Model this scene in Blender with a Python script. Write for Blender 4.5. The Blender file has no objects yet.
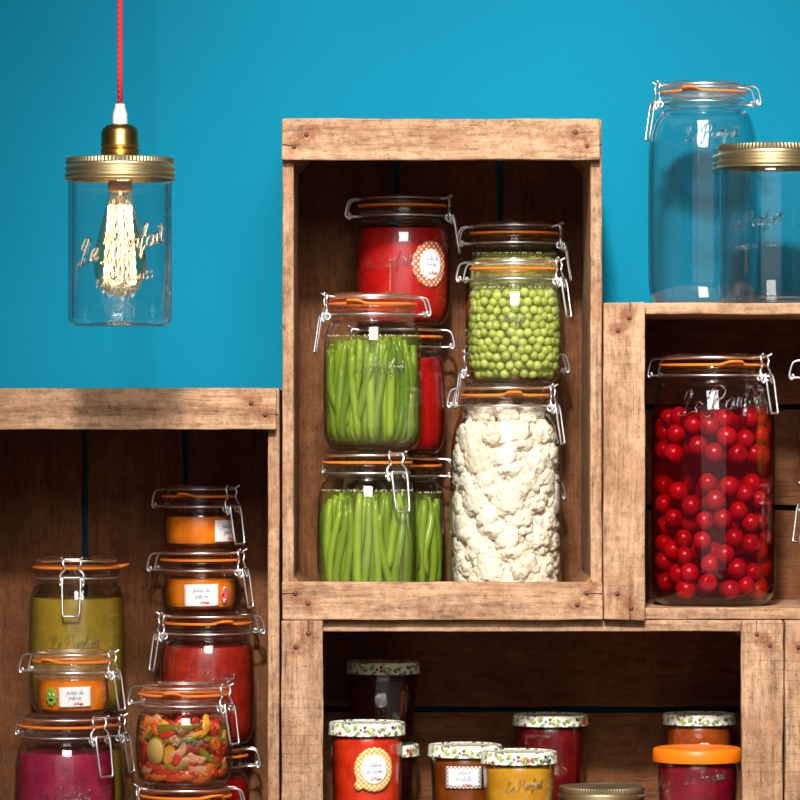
import bpy, bmesh, math, random
import numpy as np
from mathutils import Vector, Matrix, noise
random.seed(7)
rng = np.random.default_rng(7)
C = bpy.context.scene.collection
SC = bpy.context.scene
PI = math.pi
D = 4.5          # camera distance to the crates' front plane
EYE = -0.03      # eye height over the middle of the frame

def sc(Y): return (D + Y) / D
def PX(px, Y): return (px - 400) / 1000 * sc(Y)
def PZ(py, Y): return EYE + ((400 - py) / 1000 - EYE) * sc(Y)

# ------------------------------------------------------------------ materials
def lin(r, g, b):
    f = lambda c: (c / 255 / 12.92) if c / 255 <= .04045 else ((c / 255 + .055) / 1.055) ** 2.4
    return (f(r), f(g), f(b), 1)

class NT:
    def __init__(s, name):
        s.m = bpy.data.materials.new(name); s.m.use_nodes = True
        s.t = s.m.node_tree; s.t.nodes.clear()
        s.out = s.n('ShaderNodeOutputMaterial')
    def n(s, typ, **kw):
        nd = s.t.nodes.new(typ)
        for k, v in kw.items(): setattr(nd, k, v)
        return nd
    def l(s, a, b): s.t.links.new(a, b)
    def inp(s, node, sock, v):
        if hasattr(v, 'is_output'): s.l(v, node.inputs[sock])
        else: node.inputs[sock].default_value = v
    def math(s, op, a, b=None, c=None, clamp=False):
        nd = s.n('ShaderNodeMath', operation=op); nd.use_clamp = clamp
        s.inp(nd, 0, a)
        if b is not None: s.inp(nd, 1, b)
        if c is not None: s.inp(nd, 2, c)
        return nd.outputs[0]
    def vmath(s, op, a, b=None):
        nd = s.n('ShaderNodeVectorMath', operation=op)
        s.inp(nd, 0, a)
        if b is not None: s.inp(nd, 1, b)
        return nd.outputs['Value'] if op in ('LENGTH', 'DISTANCE', 'DOT_PRODUCT') else nd.outputs[0]
    def noise(s, vec, scale, detail=4, rough=.55, out='Fac'):
        nd = s.n('ShaderNodeTexNoise')
        if vec is not None: s.l(vec, nd.inputs['Vector'])
        nd.inputs['Scale'].default_value = scale; nd.inputs['Detail'].default_value = detail
        nd.inputs['Roughness'].default_value = rough
        return nd.outputs[out]
    def ramp(s, fac, stops):
        nd = s.n('ShaderNodeValToRGB'); e = nd.color_ramp.elements
        while len(e) < len(stops): e.new(.5)
        for k, (p, c) in enumerate(stops):
            e[k].position = p; e[k].color = c if not isinstance(c, (int, float)) else (c, c, c, 1)
        s.l(fac, nd.inputs[0]); return nd.outputs[0]
    def mix(s, fac, a, b, mode='MIX'):
        nd = s.n('ShaderNodeMix', data_type='RGBA', blend_type=mode)
        s.inp(nd, 0, fac); s.inp(nd, 6, a); s.inp(nd, 7, b); return nd.outputs[2]
    def bump(s, h, strength=.3, dist=.001):
        nd = s.n('ShaderNodeBump'); nd.inputs['Strength'].default_value = strength
        nd.inputs['Distance'].default_value = dist; s.l(h, nd.inputs['Height']); return nd.outputs[0]
    def obj(s): return s.n('ShaderNodeTexCoord').outputs['Object']
    def uv(s): return s.n('ShaderNodeTexCoord').outputs['UV']
    def rnd(s): return s.n('ShaderNodeObjectInfo').outputs['Random']
    def bsdf(s, color, rough=.5, metal=0, normal=None, spec=.5, **kw):
        b = s.n('ShaderNodeBsdfPrincipled')
        s.inp(b, 'Base Color', color); s.inp(b, 'Roughness', rough); s.inp(b, 'Metallic', metal)
        b.inputs['Specular IOR Level'].default_value = spec
        for k, v in kw.items(): s.inp(b, k.replace('_', ' '), v)
        if normal is not None: s.l(normal, b.inputs['Normal'])
        s.l(b.outputs[0], s.out.inputs[0]); return b

def plain(name, color, rough=.5, metal=0, **kw):
    t = NT(name); t.bsdf(color, rough, metal, **kw); return t.m

def wall_mat():
    t = NT('teal_paint'); o = t.obj()
    big = t.noise(o, 2.2, 3)
    col = t.ramp(big, [(.3, lin(0, 117, 147)), (.7, lin(0, 127, 157))])
    h = t.math('ADD', t.noise(o, 260, 3), t.math('MULTIPLY', t.noise(o, 620, 2), .5))
    t.bsdf(col, .75, normal=t.bump(h, .28, .0015), spec=.12); return t.m

def wood_mat(name, grain, dark, light, stain, nails=None, saw=.25, rough=.85, contrast=.72):
    """weathered crate wood; grain = axis index the fibres run along (object space)"""
    t = NT(name); o = t.obj()
    shift = t.n('ShaderNodeCombineXYZ'); r = t.rnd()
    for k in range(3): t.l(t.math('MULTIPLY', r, 3.1 + 2.3 * k), shift.inputs[k])
    ov = t.vmath('ADD', o, shift.outputs[0])
    sca = [70, 70, 70]; sca[grain] = 5
    st = t.vmath('MULTIPLY', ov, tuple(sca))
    n1 = t.noise(st, 1.0, 9, .62)
    st2 = t.vmath('MULTIPLY', ov, tuple(v * (5 if k_ == grain else 4.2) for k_, v in enumerate(sca)))
    n2 = t.noise(st2, 1.0, 5, .6)
    blot = t.noise(ov, 16, 6, .68)
    n3 = t.noise(ov, 95, 6, .7)
    mixf = t.math('ADD', t.math('ADD', t.math('MULTIPLY', n1, .42), t.math('MULTIPLY', n2, .22)), t.math('MULTIPLY', n3, .36))
    mixf = t.math('ADD', t.math('MULTIPLY', t.math('SUBTRACT', mixf, .5), contrast / .62), .53)
    col = t.ramp(mixf, [(.36, dark), (.49, tuple((a * .42 + b * .58) for a, b in zip(dark, light))), (.60, light)])
    bl = t.ramp(blot, [(.36, 1), (.56, 0)])
    col = t.mix(t.math('MULTIPLY', bl, .55), col, stain)
    # dark fibres and specks
    fib = [330, 330, 330]; fib[grain] = 30
    f = t.noise(t.vmath('MULTIPLY', ov, tuple(fib)), 1.0, 4, .7)
    fm = t.ramp(f, [(.30, 1), (.46, 0)])
    col = t.mix(t.math('MULTIPLY', fm, .55), col, tuple(c * .28 for c in dark[:3]) + (1,))
    sp = t.noise(ov, 330, 4, .75)
    spm = t.ramp(sp, [(.57, 0), (.66, 1)])
    col = t.mix(t.math('MULTIPLY', spm, .55), col, tuple(c * .3 for c in dark[:3]) + (1,))
    # saw marks run across the fibres
    wv = t.n('ShaderNodeTexWave', wave_type='BANDS'); wv.bands_direction = 'XYZ'[grain]
    t.l(ov, wv.inputs['Vector']); wv.inputs['Scale'].default_value = 34
    wv.inputs['Distortion'].default_value = 1.2; wv.inputs['Detail'].default_value = 3; wv.inputs['Detail Scale'].default_value = 2
    sm = t.math('MULTIPLY', t.ramp(wv.outputs[1], [(.0, 1), (.06, 0)]), t.ramp(t.noise(ov, 9, 2), [(.45, 0), (.6, 1)]))
    col = t.mix(t.math('MULTIPLY', sm, saw), col, tuple(c * .4 for c in dark[:3]) + (1,))
    if nails:
        ab = t.vmath('ABSOLUTE', o)
        for nx, nz in nails:
            dn = t.n('ShaderNodeVectorMath', operation='MULTIPLY'); t.l(ab, dn.inputs[0]); dn.inputs[1].default_value = (1, 0, 1)
            dist = t.vmath('DISTANCE', dn.outputs[0], (nx, 0, nz))
            wob = t.math('ADD', dist, t.math('MULTIPLY', t.math('SUBTRACT', t.noise(ov, 130, 4), .5), .03))
            k = t.ramp(t.math('MULTIPLY', wob, 60), [(.12, 1), (.75, 0)])
            col = t.mix(t.math('MULTIPLY', k, .62), col, lin(122, 62, 38))
    h = t.math('ADD', t.math('MULTIPLY', mixf, 1.0), t.math('MULTIPLY', f, .7))
    t.bsdf(col, rough, normal=t.bump(h, .55, .0016), spec=.25); return t.m

def glass_thin(name, tint=(.985, .985, .98), edge=(.52, .57, .56), power=3.5, refl=1.0):
    t = NT(name)
    lw = t.n('ShaderNodeLayerWeight'); lw.inputs[0].default_value = .5
    f = lw.outputs['Facing']
    fr = t.math('MULTIPLY', t.math('ADD', .045, t.math('MULTIPLY', t.math('POWER', f, 5.0), .75)), refl, clamp=True)
    tr = t.n('ShaderNodeBsdfTransparent')
    t.l(t.mix(t.math('POWER', f, power), tint + (1,), edge + (1,)), tr.inputs[0])
    gl = t.n('ShaderNodeBsdfGlossy'); gl.inputs['Roughness'].default_value = .03; gl.inputs[0].default_value = (1, 1, 1, 1)
    wav = t.noise(t.obj(), 38, 2)
    t.l(t.bump(wav, .12, .004), gl.inputs['Normal'])
    mx = t.n('ShaderNodeMixShader'); t.l(fr, mx.inputs[0]); t.l(tr.outputs[0], mx.inputs[1]); t.l(gl.outputs[0], mx.inputs[2])
    t.l(mx.outputs[0], t.out.inputs[0]); return t.m

def glass_solid(name, color=(.97, .985, .98), rough=.0):
    t = NT(name); g = t.n('ShaderNodeBsdfGlass'); g.inputs['Color'].default_value = color + (1,)
    g.inputs['IOR'].default_value = 1.48; g.inputs['Roughness'].default_value = rough
    t.l(g.outputs[0], t.out.inputs[0]); return t.m

def glass_thick(name, color=(.985, .99, .98), clear=.62):
    """heavy pressed glass: part bends the view, part lets it straight through"""
    t = NT(name); g = t.n('ShaderNodeBsdfGlass'); g.inputs['Color'].default_value = color + (1,); g.inputs['IOR'].default_value = 1.48
    tr = t.n('ShaderNodeBsdfTransparent'); tr.inputs[0].default_value = color + (1,)
    mx = t.n('ShaderNodeMixShader'); mx.inputs[0].default_value = clear
    t.l(g.outputs[0], mx.inputs[1]); t.l(tr.outputs[0], mx.inputs[2]); t.l(mx.outputs[0], t.out.inputs[0]); return t.m

def liquid(name, absorb, density, cloud=None, milky=0):
    t = NT(name); tr = t.n('ShaderNodeBsdfTransparent'); last = tr.outputs[0]
    if cloud:
        df = t.n('ShaderNodeBsdfDiffuse'); df.inputs[0].default_value = cloud
        mx = t.n('ShaderNodeMixShader'); mx.inputs[0].default_value = milky
        t.l(tr.outputs[0], mx.inputs[1]); t.l(df.outputs[0], mx.inputs[2]); last = mx.outputs[0]
    t.l(last, t.out.inputs[0])
    v = t.n('ShaderNodeVolumeAbsorption'); v.inputs[0].default_value = absorb + (1,); v.inputs[1].default_value = density
    t.l(v.outputs[0], t.out.inputs['Volume']); return t.m

def puree(name, a, b, fleck=None, scale=60, rough=.38):
    t = NT(name); o = t.obj()
    n1 = t.noise(o, scale, 6, .65)
    col = t.ramp(n1, [(.32, a), (.66, b)])
    if fleck:
        sp = t.ramp(t.noise(o, 420, 2, .5), [(.70, 0), (.76, 1)])
        col = t.mix(t.math('MULTIPLY', sp, .7), col, fleck)
    t.bsdf(col, rough, normal=t.bump(n1, .15, .002)); return t.m

def veg(name, a, b, rough=.35, nscale=90, var=.5, **kw):
    t = NT(name); n1 = t.noise(t.obj(), nscale, 4)
    f = t.math('ADD', t.math('MULTIPLY', n1, 1 - var), t.math('MULTIPLY', t.rnd(), var))
    t.bsdf(t.ramp(f, [(.15, a), (.8, b)]), rough, normal=t.bump(n1, .12, .001), **kw); return t.m

def floral():
    t = NT('leaf_print_lid'); u = t.uv()
    col = lin(236, 236, 226)
    for k, (scl, ang, thr, pal) in enumerate([((110, 210), .6, .38, 'g'), ((120, 240), -.7, .36, 'o'), ((95, 95), 0, .17, 'r')]):
        mp = t.n('ShaderNodeMapping'); t.l(u, mp.inputs[0]); mp.inputs['Rotation'].default_value = (0, 0, ang)
        mp.inputs['Location'].default_value = (k * .37, k * .13, 0)
        m2 = t.vmath('MULTIPLY', mp.outputs[0], scl + (1,))
        v = t.n('ShaderNodeTexVoronoi', voronoi_dimensions='2D'); t.l(m2, v.inputs['Vector']); v.inputs['Scale'].default_value = 1
        sep = t.n('ShaderNodeSeparateColor'); t.l(v.outputs['Color'], sep.inputs[0])
        inside = t.math('LESS_THAN', v.outputs['Distance'], thr)
        keep = t.math('LESS_THAN', sep.outputs[0], {'g': .7, 'o': .45, 'r': .34}[pal])
        fac = t.math('MULTIPLY', inside, keep)
        c = {'g': t.ramp(sep.outputs[1], [(.2, lin(120, 150, 70)), (.8, lin(176, 190, 106))]),
             'o': t.ramp(sep.outputs[1], [(.2, lin(86, 104, 62)), (.8, lin(150, 150, 110))]),
             'r': t.ramp(sep.outputs[1], [(.45, lin(190, 36, 48)), (.55, lin(60, 40, 70))])}[pal]
        col = t.mix(fac, col, c)
    t.bsdf(col, .32); return t.m

def dots(name, base, spot, n=230, rad=.3, style='dot'):
    t = NT(name); u = t.uv()
    mp = t.n('ShaderNodeMapping'); t.l(u, mp.inputs[0]); mp.inputs['Rotation'].default_value = (0, 0, PI / 4)
    m2 = t.vmath('MULTIPLY', mp.outputs[0], (n, n, n))
    fr = t.vmath('FRACTION', m2)
    fac = None
    sub = t.n('ShaderNodeVectorMath', operation='SUBTRACT'); t.l(fr, sub.inputs[0]); sub.inputs[1].default_value = (.5, .5, 0)
    flat = t.vmath('MULTIPLY', sub.outputs[0], (1, 1, 0))
    ln = t.vmath('LENGTH', flat)
    if style == 'dot': fac = t.math('LESS_THAN', ln, rad)
    else: fac = t.math('GREATER_THAN', ln, rad)
    t.bsdf(t.mix(fac, base, spot), .6); return t.m

W = dict(
    wall=wall_mat(),
    glass=glass_thin('jar_glass'), glass_clear=glass_thin('clear_jar_glass', (.982, .99, .99), (.34, .42, .42), 3.2, 1.3),
    lidglass=glass_thin('lid_glass', (.97, .98, .965), (.55, .58, .53), 3, 1.8), solid=glass_thick('thick_glass'), embossclear=glass_solid('raised_clear_glass', (.98, .99, .985), .02), emboss=glass_thin('raised_glass', (.98, .985, .985), (.50, .52, .52), 1.8, 3.0),
    bulbglass=glass_thin('bulb_glass', (.985, .90, .74), (.60, .42, .20), 2.2, 3.5),
    chrome=plain('steel_wire', lin(236, 236, 236), .36, 1), rubber=plain('orange_rubber', lin(250, 132, 40), .42),
    brass=plain('aged_brass', lin(176, 140, 76), .30, 1), gold=plain('gold_tin', lin(206, 188, 148), .42, 1),
    redcord=None, grip=plain('milky_grip', lin(214, 206, 200), .45),
    paper=plain('white_paper', lin(235, 232, 228), .7), ink=plain('blue_ink', lin(104, 110, 160), .6), redink=plain('red_ink', lin(200, 60, 40), .6),
    rust=veg('rusty_nail', lin(70, 38, 28), lin(120, 72, 54), .7, 400, .3), crack=plain('wood_split', lin(40, 24, 14), .95),
    floral=floral(), dots=dots('orange_dotted_paper', lin(222, 92, 46), lin(244, 226, 206)),
    lattice=dots('yellow_lattice_paper', lin(226, 160, 70), lin(244, 216, 160), 260, .42, 'ring'),
    greylattice=dots('grey_patterned_paper', lin(228, 222, 214), lin(110, 92, 86), 330, .42, 'ring'),
    orangelid=plain('orange_plastic', lin(250, 124, 14), .38),
    pumpkin=puree('pumpkin', lin(226, 108, 4), lin(250, 142, 14), lin(120, 60, 10)),
    tomato=puree('tomato', lin(150, 2, 4), lin(184, 8, 10), None), sauce=puree('sauce', lin(112, 14, 8), lin(168, 34, 14), lin(190, 80, 30), 90),
    olive=puree('split_pea', lin(136, 112, 22), lin(166, 138, 38), lin(70, 66, 18)), beet=puree('beet', lin(128, 16, 46), lin(168, 32, 72), None),
    orange=puree('carrot_cream', lin(214, 112, 10), lin(232, 140, 24), None),
    plum=puree('plum', lin(28, 6, 8), lin(52, 12, 14), None, 50, .25), carrot=puree('carrot_jam', lin(196, 34, 12), lin(226, 60, 22), None, 70, .25),
    amber=puree('amber_jam', lin(104, 48, 8), lin(140, 70, 16), None, 60, .25), honey=puree('yellow_jelly', lin(190, 128, 20), lin(216, 160, 40), None, 60, .25),
    darkred=puree('dark_jam', lin(76, 8, 12), lin(112, 14, 18), None, 60, .25), berry=puree('berry', lin(104, 8, 26), lin(140, 14, 38), None, 60, .25),
    rustjam=puree('rust_jam', lin(130, 46, 12), lin(176, 84, 26), None, 80, .25), terrine=puree('terrine', lin(150, 60, 20), lin(190, 90, 40), None, 80, .4),
    brine=liquid('green_brine', (.84, .88, .30), 12, lin(170, 180, 84), .14), peabrine=liquid('pea_brine', (.84, .92, .42), 10, lin(184, 190, 100), .14), clearbrine=liquid('pale_brine', (.95, .9, .75), 4),
    juice=liquid('cherry_juice', (.88, .04, .10), 80, lin(120, 4, 22), .16), oil=liquid('amber_oil', (.95, .62, .20), 14, lin(150, 76, 24), .17),
    bean=veg('bean', lin(70, 108, 14), lin(146, 174, 50), .32, 60, .65), pea=veg('pea', lin(150, 168, 62), lin(194, 204, 104), .3, 120, .7),
    cauli=veg('cauliflower', lin(214, 196, 166), lin(240, 230, 212), .6, 140, .3), cherry=veg('cherry', lin(150, 6, 22), lin(200, 20, 40), .22, 60, .5),
    greenpep=veg('green_pepper', lin(70, 96, 16), lin(140, 148, 44), .25, 160, .25), redpep=veg('red_pepper', lin(140, 10, 16), lin(214, 56, 40), .25, 160, .3),
    onion=veg('onion', lin(190, 90, 70), lin(236, 184, 140), .3, 200, .3), courg=veg('courgette_flesh', lin(206, 170, 70), lin(226, 200, 120), .35), courgskin=veg('courgette_skin', lin(120, 110, 20), lin(160, 140, 40), .3),
    yellowpep=veg('yellow_pepper', lin(200, 116, 10), lin(240, 184, 60), .25, 160, .3), carrotp=veg('carrot', lin(190, 70, 12), lin(230, 124, 44), .35, 160, .3),
    foam=plain('pale_foam', lin(214, 214, 180), .4), green_sticker=plain('green_sticker', lin(126, 168, 50), .5), pink_sticker=plain('pink_sticker', lin(226, 92, 100), .5), black=plain('black_print', lin(30, 26, 26), .5),
)
def cordmat():
    t = NT('red_braid'); o = t.obj()
    wv = t.n('ShaderNodeTexWave', wave_type='BANDS'); wv.bands_direction = 'DIAGONAL'; t.l(o, wv.inputs[0]); wv.inputs['Scale'].default_value = 120
    t.bsdf(t.ramp(wv.outputs[1], [(0, lin(176, 14, 22)), (1, lin(222, 34, 38))]), .8, normal=t.bump(wv.outputs[1], .4, .001)); return t.m
W['redcord'] = cordmat()
def emis(name, col, s):
    t = NT(name); e = t.n('ShaderNodeEmission'); e.inputs[0].default_value = col; e.inputs[1].default_value = s
    t.l(e.outputs[0], t.out.inputs[0]); return t.m
W['filament'] = emis('glowing_filament', (1, .66, .30, 1), 14)

# ------------------------------------------------------------------ mesh helpers
def mesh_obj(name, verts, faces, mat, parent=None, smooth=True, sharp=None, uvs=None, loc=None):
    me = bpy.data.meshes.new(name); me.from_pydata([tuple(v) for v in verts], [], faces)
    if uvs is not None:
        ul = me.uv_layers.new(name='UVMap')
        for l in me.loops: ul.data[l.index].uv = uvs[l.vertex_index]
    me.update()
    bm = bmesh.new(); bm.from_mesh(me); bmesh.ops.recalc_face_normals(bm, faces=bm.faces[:]); bm.to_mesh(me); bm.free()
    me.polygons.foreach_set('use_smooth', [smooth] * len(me.polygons))
    if sharp: me.set_sharp_from_angle(angle=sharp)
    o = bpy.data.objects.new(name, me); C.objects.link(o)
    if mat:
        for m in (mat if isinstance(mat, (list, tuple)) else [mat]): me.materials.append(m)
    if parent: o.parent = parent
    if loc is not None: o.location = loc
    return o

def thing(name, label, cat, loc=(0, 0, 0), group=None):
    o = bpy.data.objects.new(name, None); C.objects.link(o); o.location = loc; o.empty_display_size = .02
    return tag(o, label, cat, group)
def tag(o, label, cat, group=None, kind=None):
    o['label'] = label; o['category'] = cat
    if group: o['group'] = group
    if kind: o['kind'] = kind
    return o

def lathe(prof, n=72, closed=False, mod=None):
    """prof = [(r, z)]; returns verts, faces, uvs"""
    V, F, U = [], [], []; m = len(prof); arc = 0
    for k, (r, z) in enumerate(prof):
        if k: arc += math.hypot(r - prof[k-1][0], z - prof[k-1][1])
        for j in range(n):
            a = 2 * PI * j / n
            rr = mod(r, z, a) if mod else r
            V.append((rr * math.sin(a), -rr * math.cos(a), z))
            U.append(((a if a < PI else a - 2 * PI) * .04, arc))
    rows = m if closed else m - 1
    for k in range(rows):
        k2 = (k + 1) % m
        for j in range(n):
            j2 = (j + 1) % n
            F.append((k * n + j, k * n + j2, k2 * n + j2, k2 * n + j))
    if not closed:
        for k in (0, m - 1):
            F.append(tuple(k * n + j for j in range(n)))
    return V, F, U

def catmull(P, per=6, closed=False):
    P = [Vector(p) for p in P]; out = []; n = len(P)
    rngk = range(n) if closed else range(n - 1)
    for k in rngk:
        if closed: a, b, c, d = P[k-1], P[k], P[(k+1) % n], P[(k+2) % n]
        else: a, b, c, d = P[max(k-1, 0)], P[k], P[k+1], P[min(k+2, n-1)]
        for i in range(per):
            t = i / per
            out.append(.5 * ((2*b) + (c-a)*t + (2*a-5*b+4*c-d)*t*t + (3*b-a-3*c+d)*t**3))
    if not closed: out.append(P[-1])
    return out

def tubes(paths, r, n=8):
    """paths: [(points, closed)] or with own radius list; one mesh of round bars"""
    V, F = [], []
    for it in paths:
        pts, closed = it[0], it[1]; rad = it[2] if len(it) > 2 else r
        P = [Vector(p) for p in pts]; m = len(P); base = len(V)
        tang = []
        for k in range(m):
            if closed: tv = P[(k+1) % m] - P[k-1]
            else: tv = P[min(k+1, m-1)] - P[max(k-1, 0)]
            tang.append(tv.normalized() if tv.length > 0 else Vector((0, 0, 1)))
        up = Vector((0, 0, 1)) if abs(tang[0].z) < .9 else Vector((1, 0, 0))
        nv = (up - tang[0] * up.dot(tang[0])).normalized()
        for k in range(m):
            nv = nv - tang[k] * nv.dot(tang[k])
            nv = nv.normalized() if nv.length > 1e-9 else tang[k].orthogonal().normalized()
            b = tang[k].cross(nv)
            rr = rad[k] if isinstance(rad, (list, tuple)) else rad
            for j in range(n):
                a = 2 * PI * j / n
                V.append(P[k] + nv * (rr * math.cos(a)) + b * (rr * math.sin(a)))
        rows = m if closed else m - 1
        for k in range(rows):
            k2 = (k + 1) % m
            for j in range(n):
                j2 = (j + 1) % n
                F.append((base + k*n + j, base + k*n + j2, base + k2*n + j2, base + k2*n + j))
        if not closed:
            F.append(tuple(base + j for j in range(n)))
            F.append(tuple(base + (m-1)*n + j for j in range(n)))
    return V, F

def board(name, lo, hi, mat, parent, axis, seed, amp=.0006, bev=.0014):
    """a rough-sawn board: box with cuts along its fibres, slightly wavy, rounded edges"""
    bm = bmesh.new(); bmesh.ops.create_cube(bm, size=1)
    L, H = Vector(lo), Vector(hi)
    for v in bm.verts: v.co = Vector(((L[k] + H[k]) / 2 + v.co[k] * (H[k] - L[k])) for k in range(3))
    ed = [e for e in bm.edges if abs((e.verts[0].co - e.verts[1].co).normalized()[axis]) > .9]
    bmesh.ops.subdivide_edges(bm, edges=ed, cuts=max(6, int((H[axis] - L[axis]) / .012)), use_grid_fill=True)
    sd = Vector((seed * 3.7, seed * 1.3, seed * 5.1))
    for v in bm.verts:
        q = v.co * 22 + sd; w = v.co * 140 + sd
        d = Vector((noise.noise(q), noise.noise(q + Vector((9, 0, 0))), noise.noise(q + Vector((0, 9, 0))))) * amp
        d += Vector((noise.noise(w), noise.noise(w + Vector((5, 0, 0))), noise.noise(w + Vector((0, 5, 0))))) * amp * .5
        v.co += d
    me = bpy.data.meshes.new(name); bm.to_mesh(me); bm.free(); me.materials.append(mat)
    o = bpy.data.objects.new(name, me); C.objects.link(o); o.parent = parent
    bv = o.modifiers.new('edge', 'BEVEL'); bv.width = bev; bv.segments = 2; bv.limit_method = 'ANGLE'; bv.angle_limit = .9
    return o

# ------------------------------------------------------------------ stroke lettering
GL = {
 'a': (1.05, [[(.75,.85),(.45,1),(.12,.7),(.1,.25),(.35,0),(.65,.25),(.8,.95),(.78,.3),(.9,.02),(1.05,.15)]]),
 'b': (.9, [[(0,.1),(.35,1.2),(.45,1.9),(.25,2),(.18,1.2),(.18,.2),(.45,0),(.75,.3),(.65,.8),(.35,.7)]]),
 'c': (.82, [[(.75,.8),(.45,1),(.12,.6),(.2,.12),(.5,0),(.82,.2)]]),
 'd': (1.05, [[(.75,.85),(.45,1),(.12,.7),(.1,.25),(.35,0),(.65,.3),(.88,2),(.8,.4),(.92,.02),(1.05,.15)]]),
 'e': (.8, [[(0,.15),(.45,.45),(.68,.75),(.45,1),(.15,.65),(.2,.15),(.5,0),(.8,.2)]]),
 'é': (.8, [[(0,.15),(.45,.45),(.68,.75),(.45,1),(.15,.65),(.2,.15),(.5,0),(.8,.2)], [(.4,1.35),(.65,1.65)]]),
 'f': (.65, [[(0,.1),(.3,.9),(.6,1.9),(.42,2),(.28,1),(.2,-.6),(.35,-.8),(.42,-.1),(.65,.1)], [(.05,1),(.6,1.05)]]),
 'i': (.5, [[(0,.1),(.2,1),(.18,.2),(.32,0),(.5,.2)], [(.24,1.4),(.28,1.48)]]),
 'l': (.5, [[(0,.1),(.4,1.3),(.42,1.95),(.25,1.9),(.18,.4),(.32,0),(.5,.2)]]),
 'm': (1.05, [[(0,.6),(.12,1),(.12,0),(.15,.7),(.4,1),(.45,0),(.5,.7),(.75,1),(.82,.15),(1.05,.1)]]),
 'n': (.72, [[(0,.6),(.12,1),(.12,0),(.15,.7),(.4,1),(.5,.6),(.52,.1),(.72,.1)]]),
 'o': (.82, [[(.4,1),(.1,.6),(.2,.08),(.5,.05),(.7,.5),(.45,1),(.55,.85),(.82,.9)]]),
 'p': (.78, [[(0,.5),(.15,1),(.1,-.9),(.15,.6),(.45,1),(.7,.6),(.5,.05),(.2,.1)]]),
 'r': (.66, [[(0,.1),(.15,1.05),(.3,.9),(.5,.95),(.45,.2),(.66,.1)]]),
 's': (.56, [[(0,.1),(.35,1),(.5,.4),(.3,0),(.1,.1)]]),
 't': (.55, [[(0,.1),(.25,1.6),(.2,.3),(.35,0),(.55,.2)], [(0,1.1),(.5,1.15)]]),
 'u': (.8, [[(0,.9),(.08,.25),(.3,0),(.55,.3),(.6,1),(.62,.2),(.8,.1)]]),
 'C': (1.05, [[(1,1.6),(.7,2),(.2,1.4),(.15,.5),(.55,0),(1.05,.4)]]),
 ' ': (.55, []),
 'L*': (1.2, [[(.1,1.3),(.35,1.95),(.75,2.15),(.8,1.75),(.5,.9),(.3,.25),(.05,-.1),(-.15,.1),(.15,.3),(.6,0),(1.15,.15)]]),
 'P*': (1.42, [[(.55,1.9),(.4,.8),(.15,-.35),(-.2,-.35)], [(-.15,1.2),(.1,1.9),(.75,2.25),(1.3,1.9),(1.1,1.2),(.5,.9)]]),
}
BK = {
 'F': (.8, [[(0,0),(0,1.5)], [(0,1.5),(.65,1.5)], [(0,.8),(.5,.8)]]),
 'A': (1.0, [[(0,0),(.4,1.5)], [(.4,1.5),(.8,0)], [(.15,.5),(.65,.5)]]),
 'I': (.35, [[(.05,0),(.05,1.5)]]), 'T': (.9, [[(.35,0),(.35,1.5)], [(0,1.5),(.7,1.5)]]),
 'M': (1.15, [[(0,0),(0,1.5)], [(0,1.5),(.45,.5)], [(.45,.5),(.9,1.5)], [(.9,1.5),(.9,0)]]),
 'L': (.75, [[(0,1.5),(0,0)], [(0,0),(.55,0)]]),
 'W': (1.3, [[(0,1.5),(.25,0)], [(.25,0),(.5,1.1)], [(.5,1.1),(.75,0)], [(.75,0),(1.0,1.5)]]),
 'S': (.8, [[(.6,1.3),(.3,1.5),(.02,1.15),(.3,.8),(.6,.4),(.3,0),(0,.2)]]), ' ': (.5, []),
}
def strokes(tokens, size, slant=.15, font=GL, track=0):
    x = 0; out = []
    for tk in tokens:
        w, ls = font[tk]
        for pl in ls:
            q = [Vector(((x + px + py * slant) * size, py * size, 0)) for px, py in pl]
            out.append(catmull(q, 4) if len(q) > 2 else [q[0].lerp(q[1], k / 4) for k in range(5)])
        x += w + track
    return out, x * size
LOGO = ['L*', 'e', ' ', 'P*', 'a', 'r', 'f', 'a', 'i', 't']

def wrap_text(name, tokens, size, a0, zc, rad, width, mat, parent, slant=.15, font=GL, track=0, rise=0, n=5, label=None):
    """letters laid on a round wall of radius rad (number or function of height), centred on angle a0"""
    st, w = strokes(tokens, size, slant, font, track); paths = []
    for pl in st:
        pts = []
        for p in pl:
            z = zc + p.y + rise * (p.x - w / 2)
            R = rad(z) if callable(rad) else rad
            a = a0 + (p.x - w / 2) / R
            pts.append((R * math.sin(a), -R * math.cos(a), z))
        paths.append((pts, False))
    V, F = tubes(paths, width, n)
    o = mesh_obj(name, V, F, mat, parent)
    if label: o['label'] = label
    return o

def patch(name, outline, a0, zc, R, mat, parent, rings=7, label=None):
    """paper stuck on a round wall: star-shaped outline [(u, v)] in metres"""
    n = len(outline); V = [(R * math.sin(a0), -R * math.cos(a0), zc)]; U = [(0, 0)]; F = []
    for k in range(1, rings + 1):
        for u, v in outline:
            u *= k / rings; v *= k / rings; a = a0 + u / R
            V.append((R * math.sin(a), -R * math.cos(a), zc + v)); U.append((u, v))
    for j in range(n): F.append((0, 1 + j, 1 + (j + 1) % n))
    for k in range(rings - 1):
        for j in range(n):
            b = 1 + k * n; F.append((b + j, b + (j + 1) % n, b + n + (j + 1) % n, b + n + j))
    o = mesh_obj(name, V, F, mat, parent, uvs=U)
    sol = o.modifiers.new('paper', 'SOLIDIFY'); sol.thickness = .00015; sol.offset = 0
    if label: o['label'] = label
    return o
def ell(a, b, n=48, scal=0, k=0):
    return [((a + scal * math.cos(k * t)) * math.cos(t), (b + scal * math.cos(k * t)) * math.sin(t)) for t in (2 * PI * j / n for j in range(n))]
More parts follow.
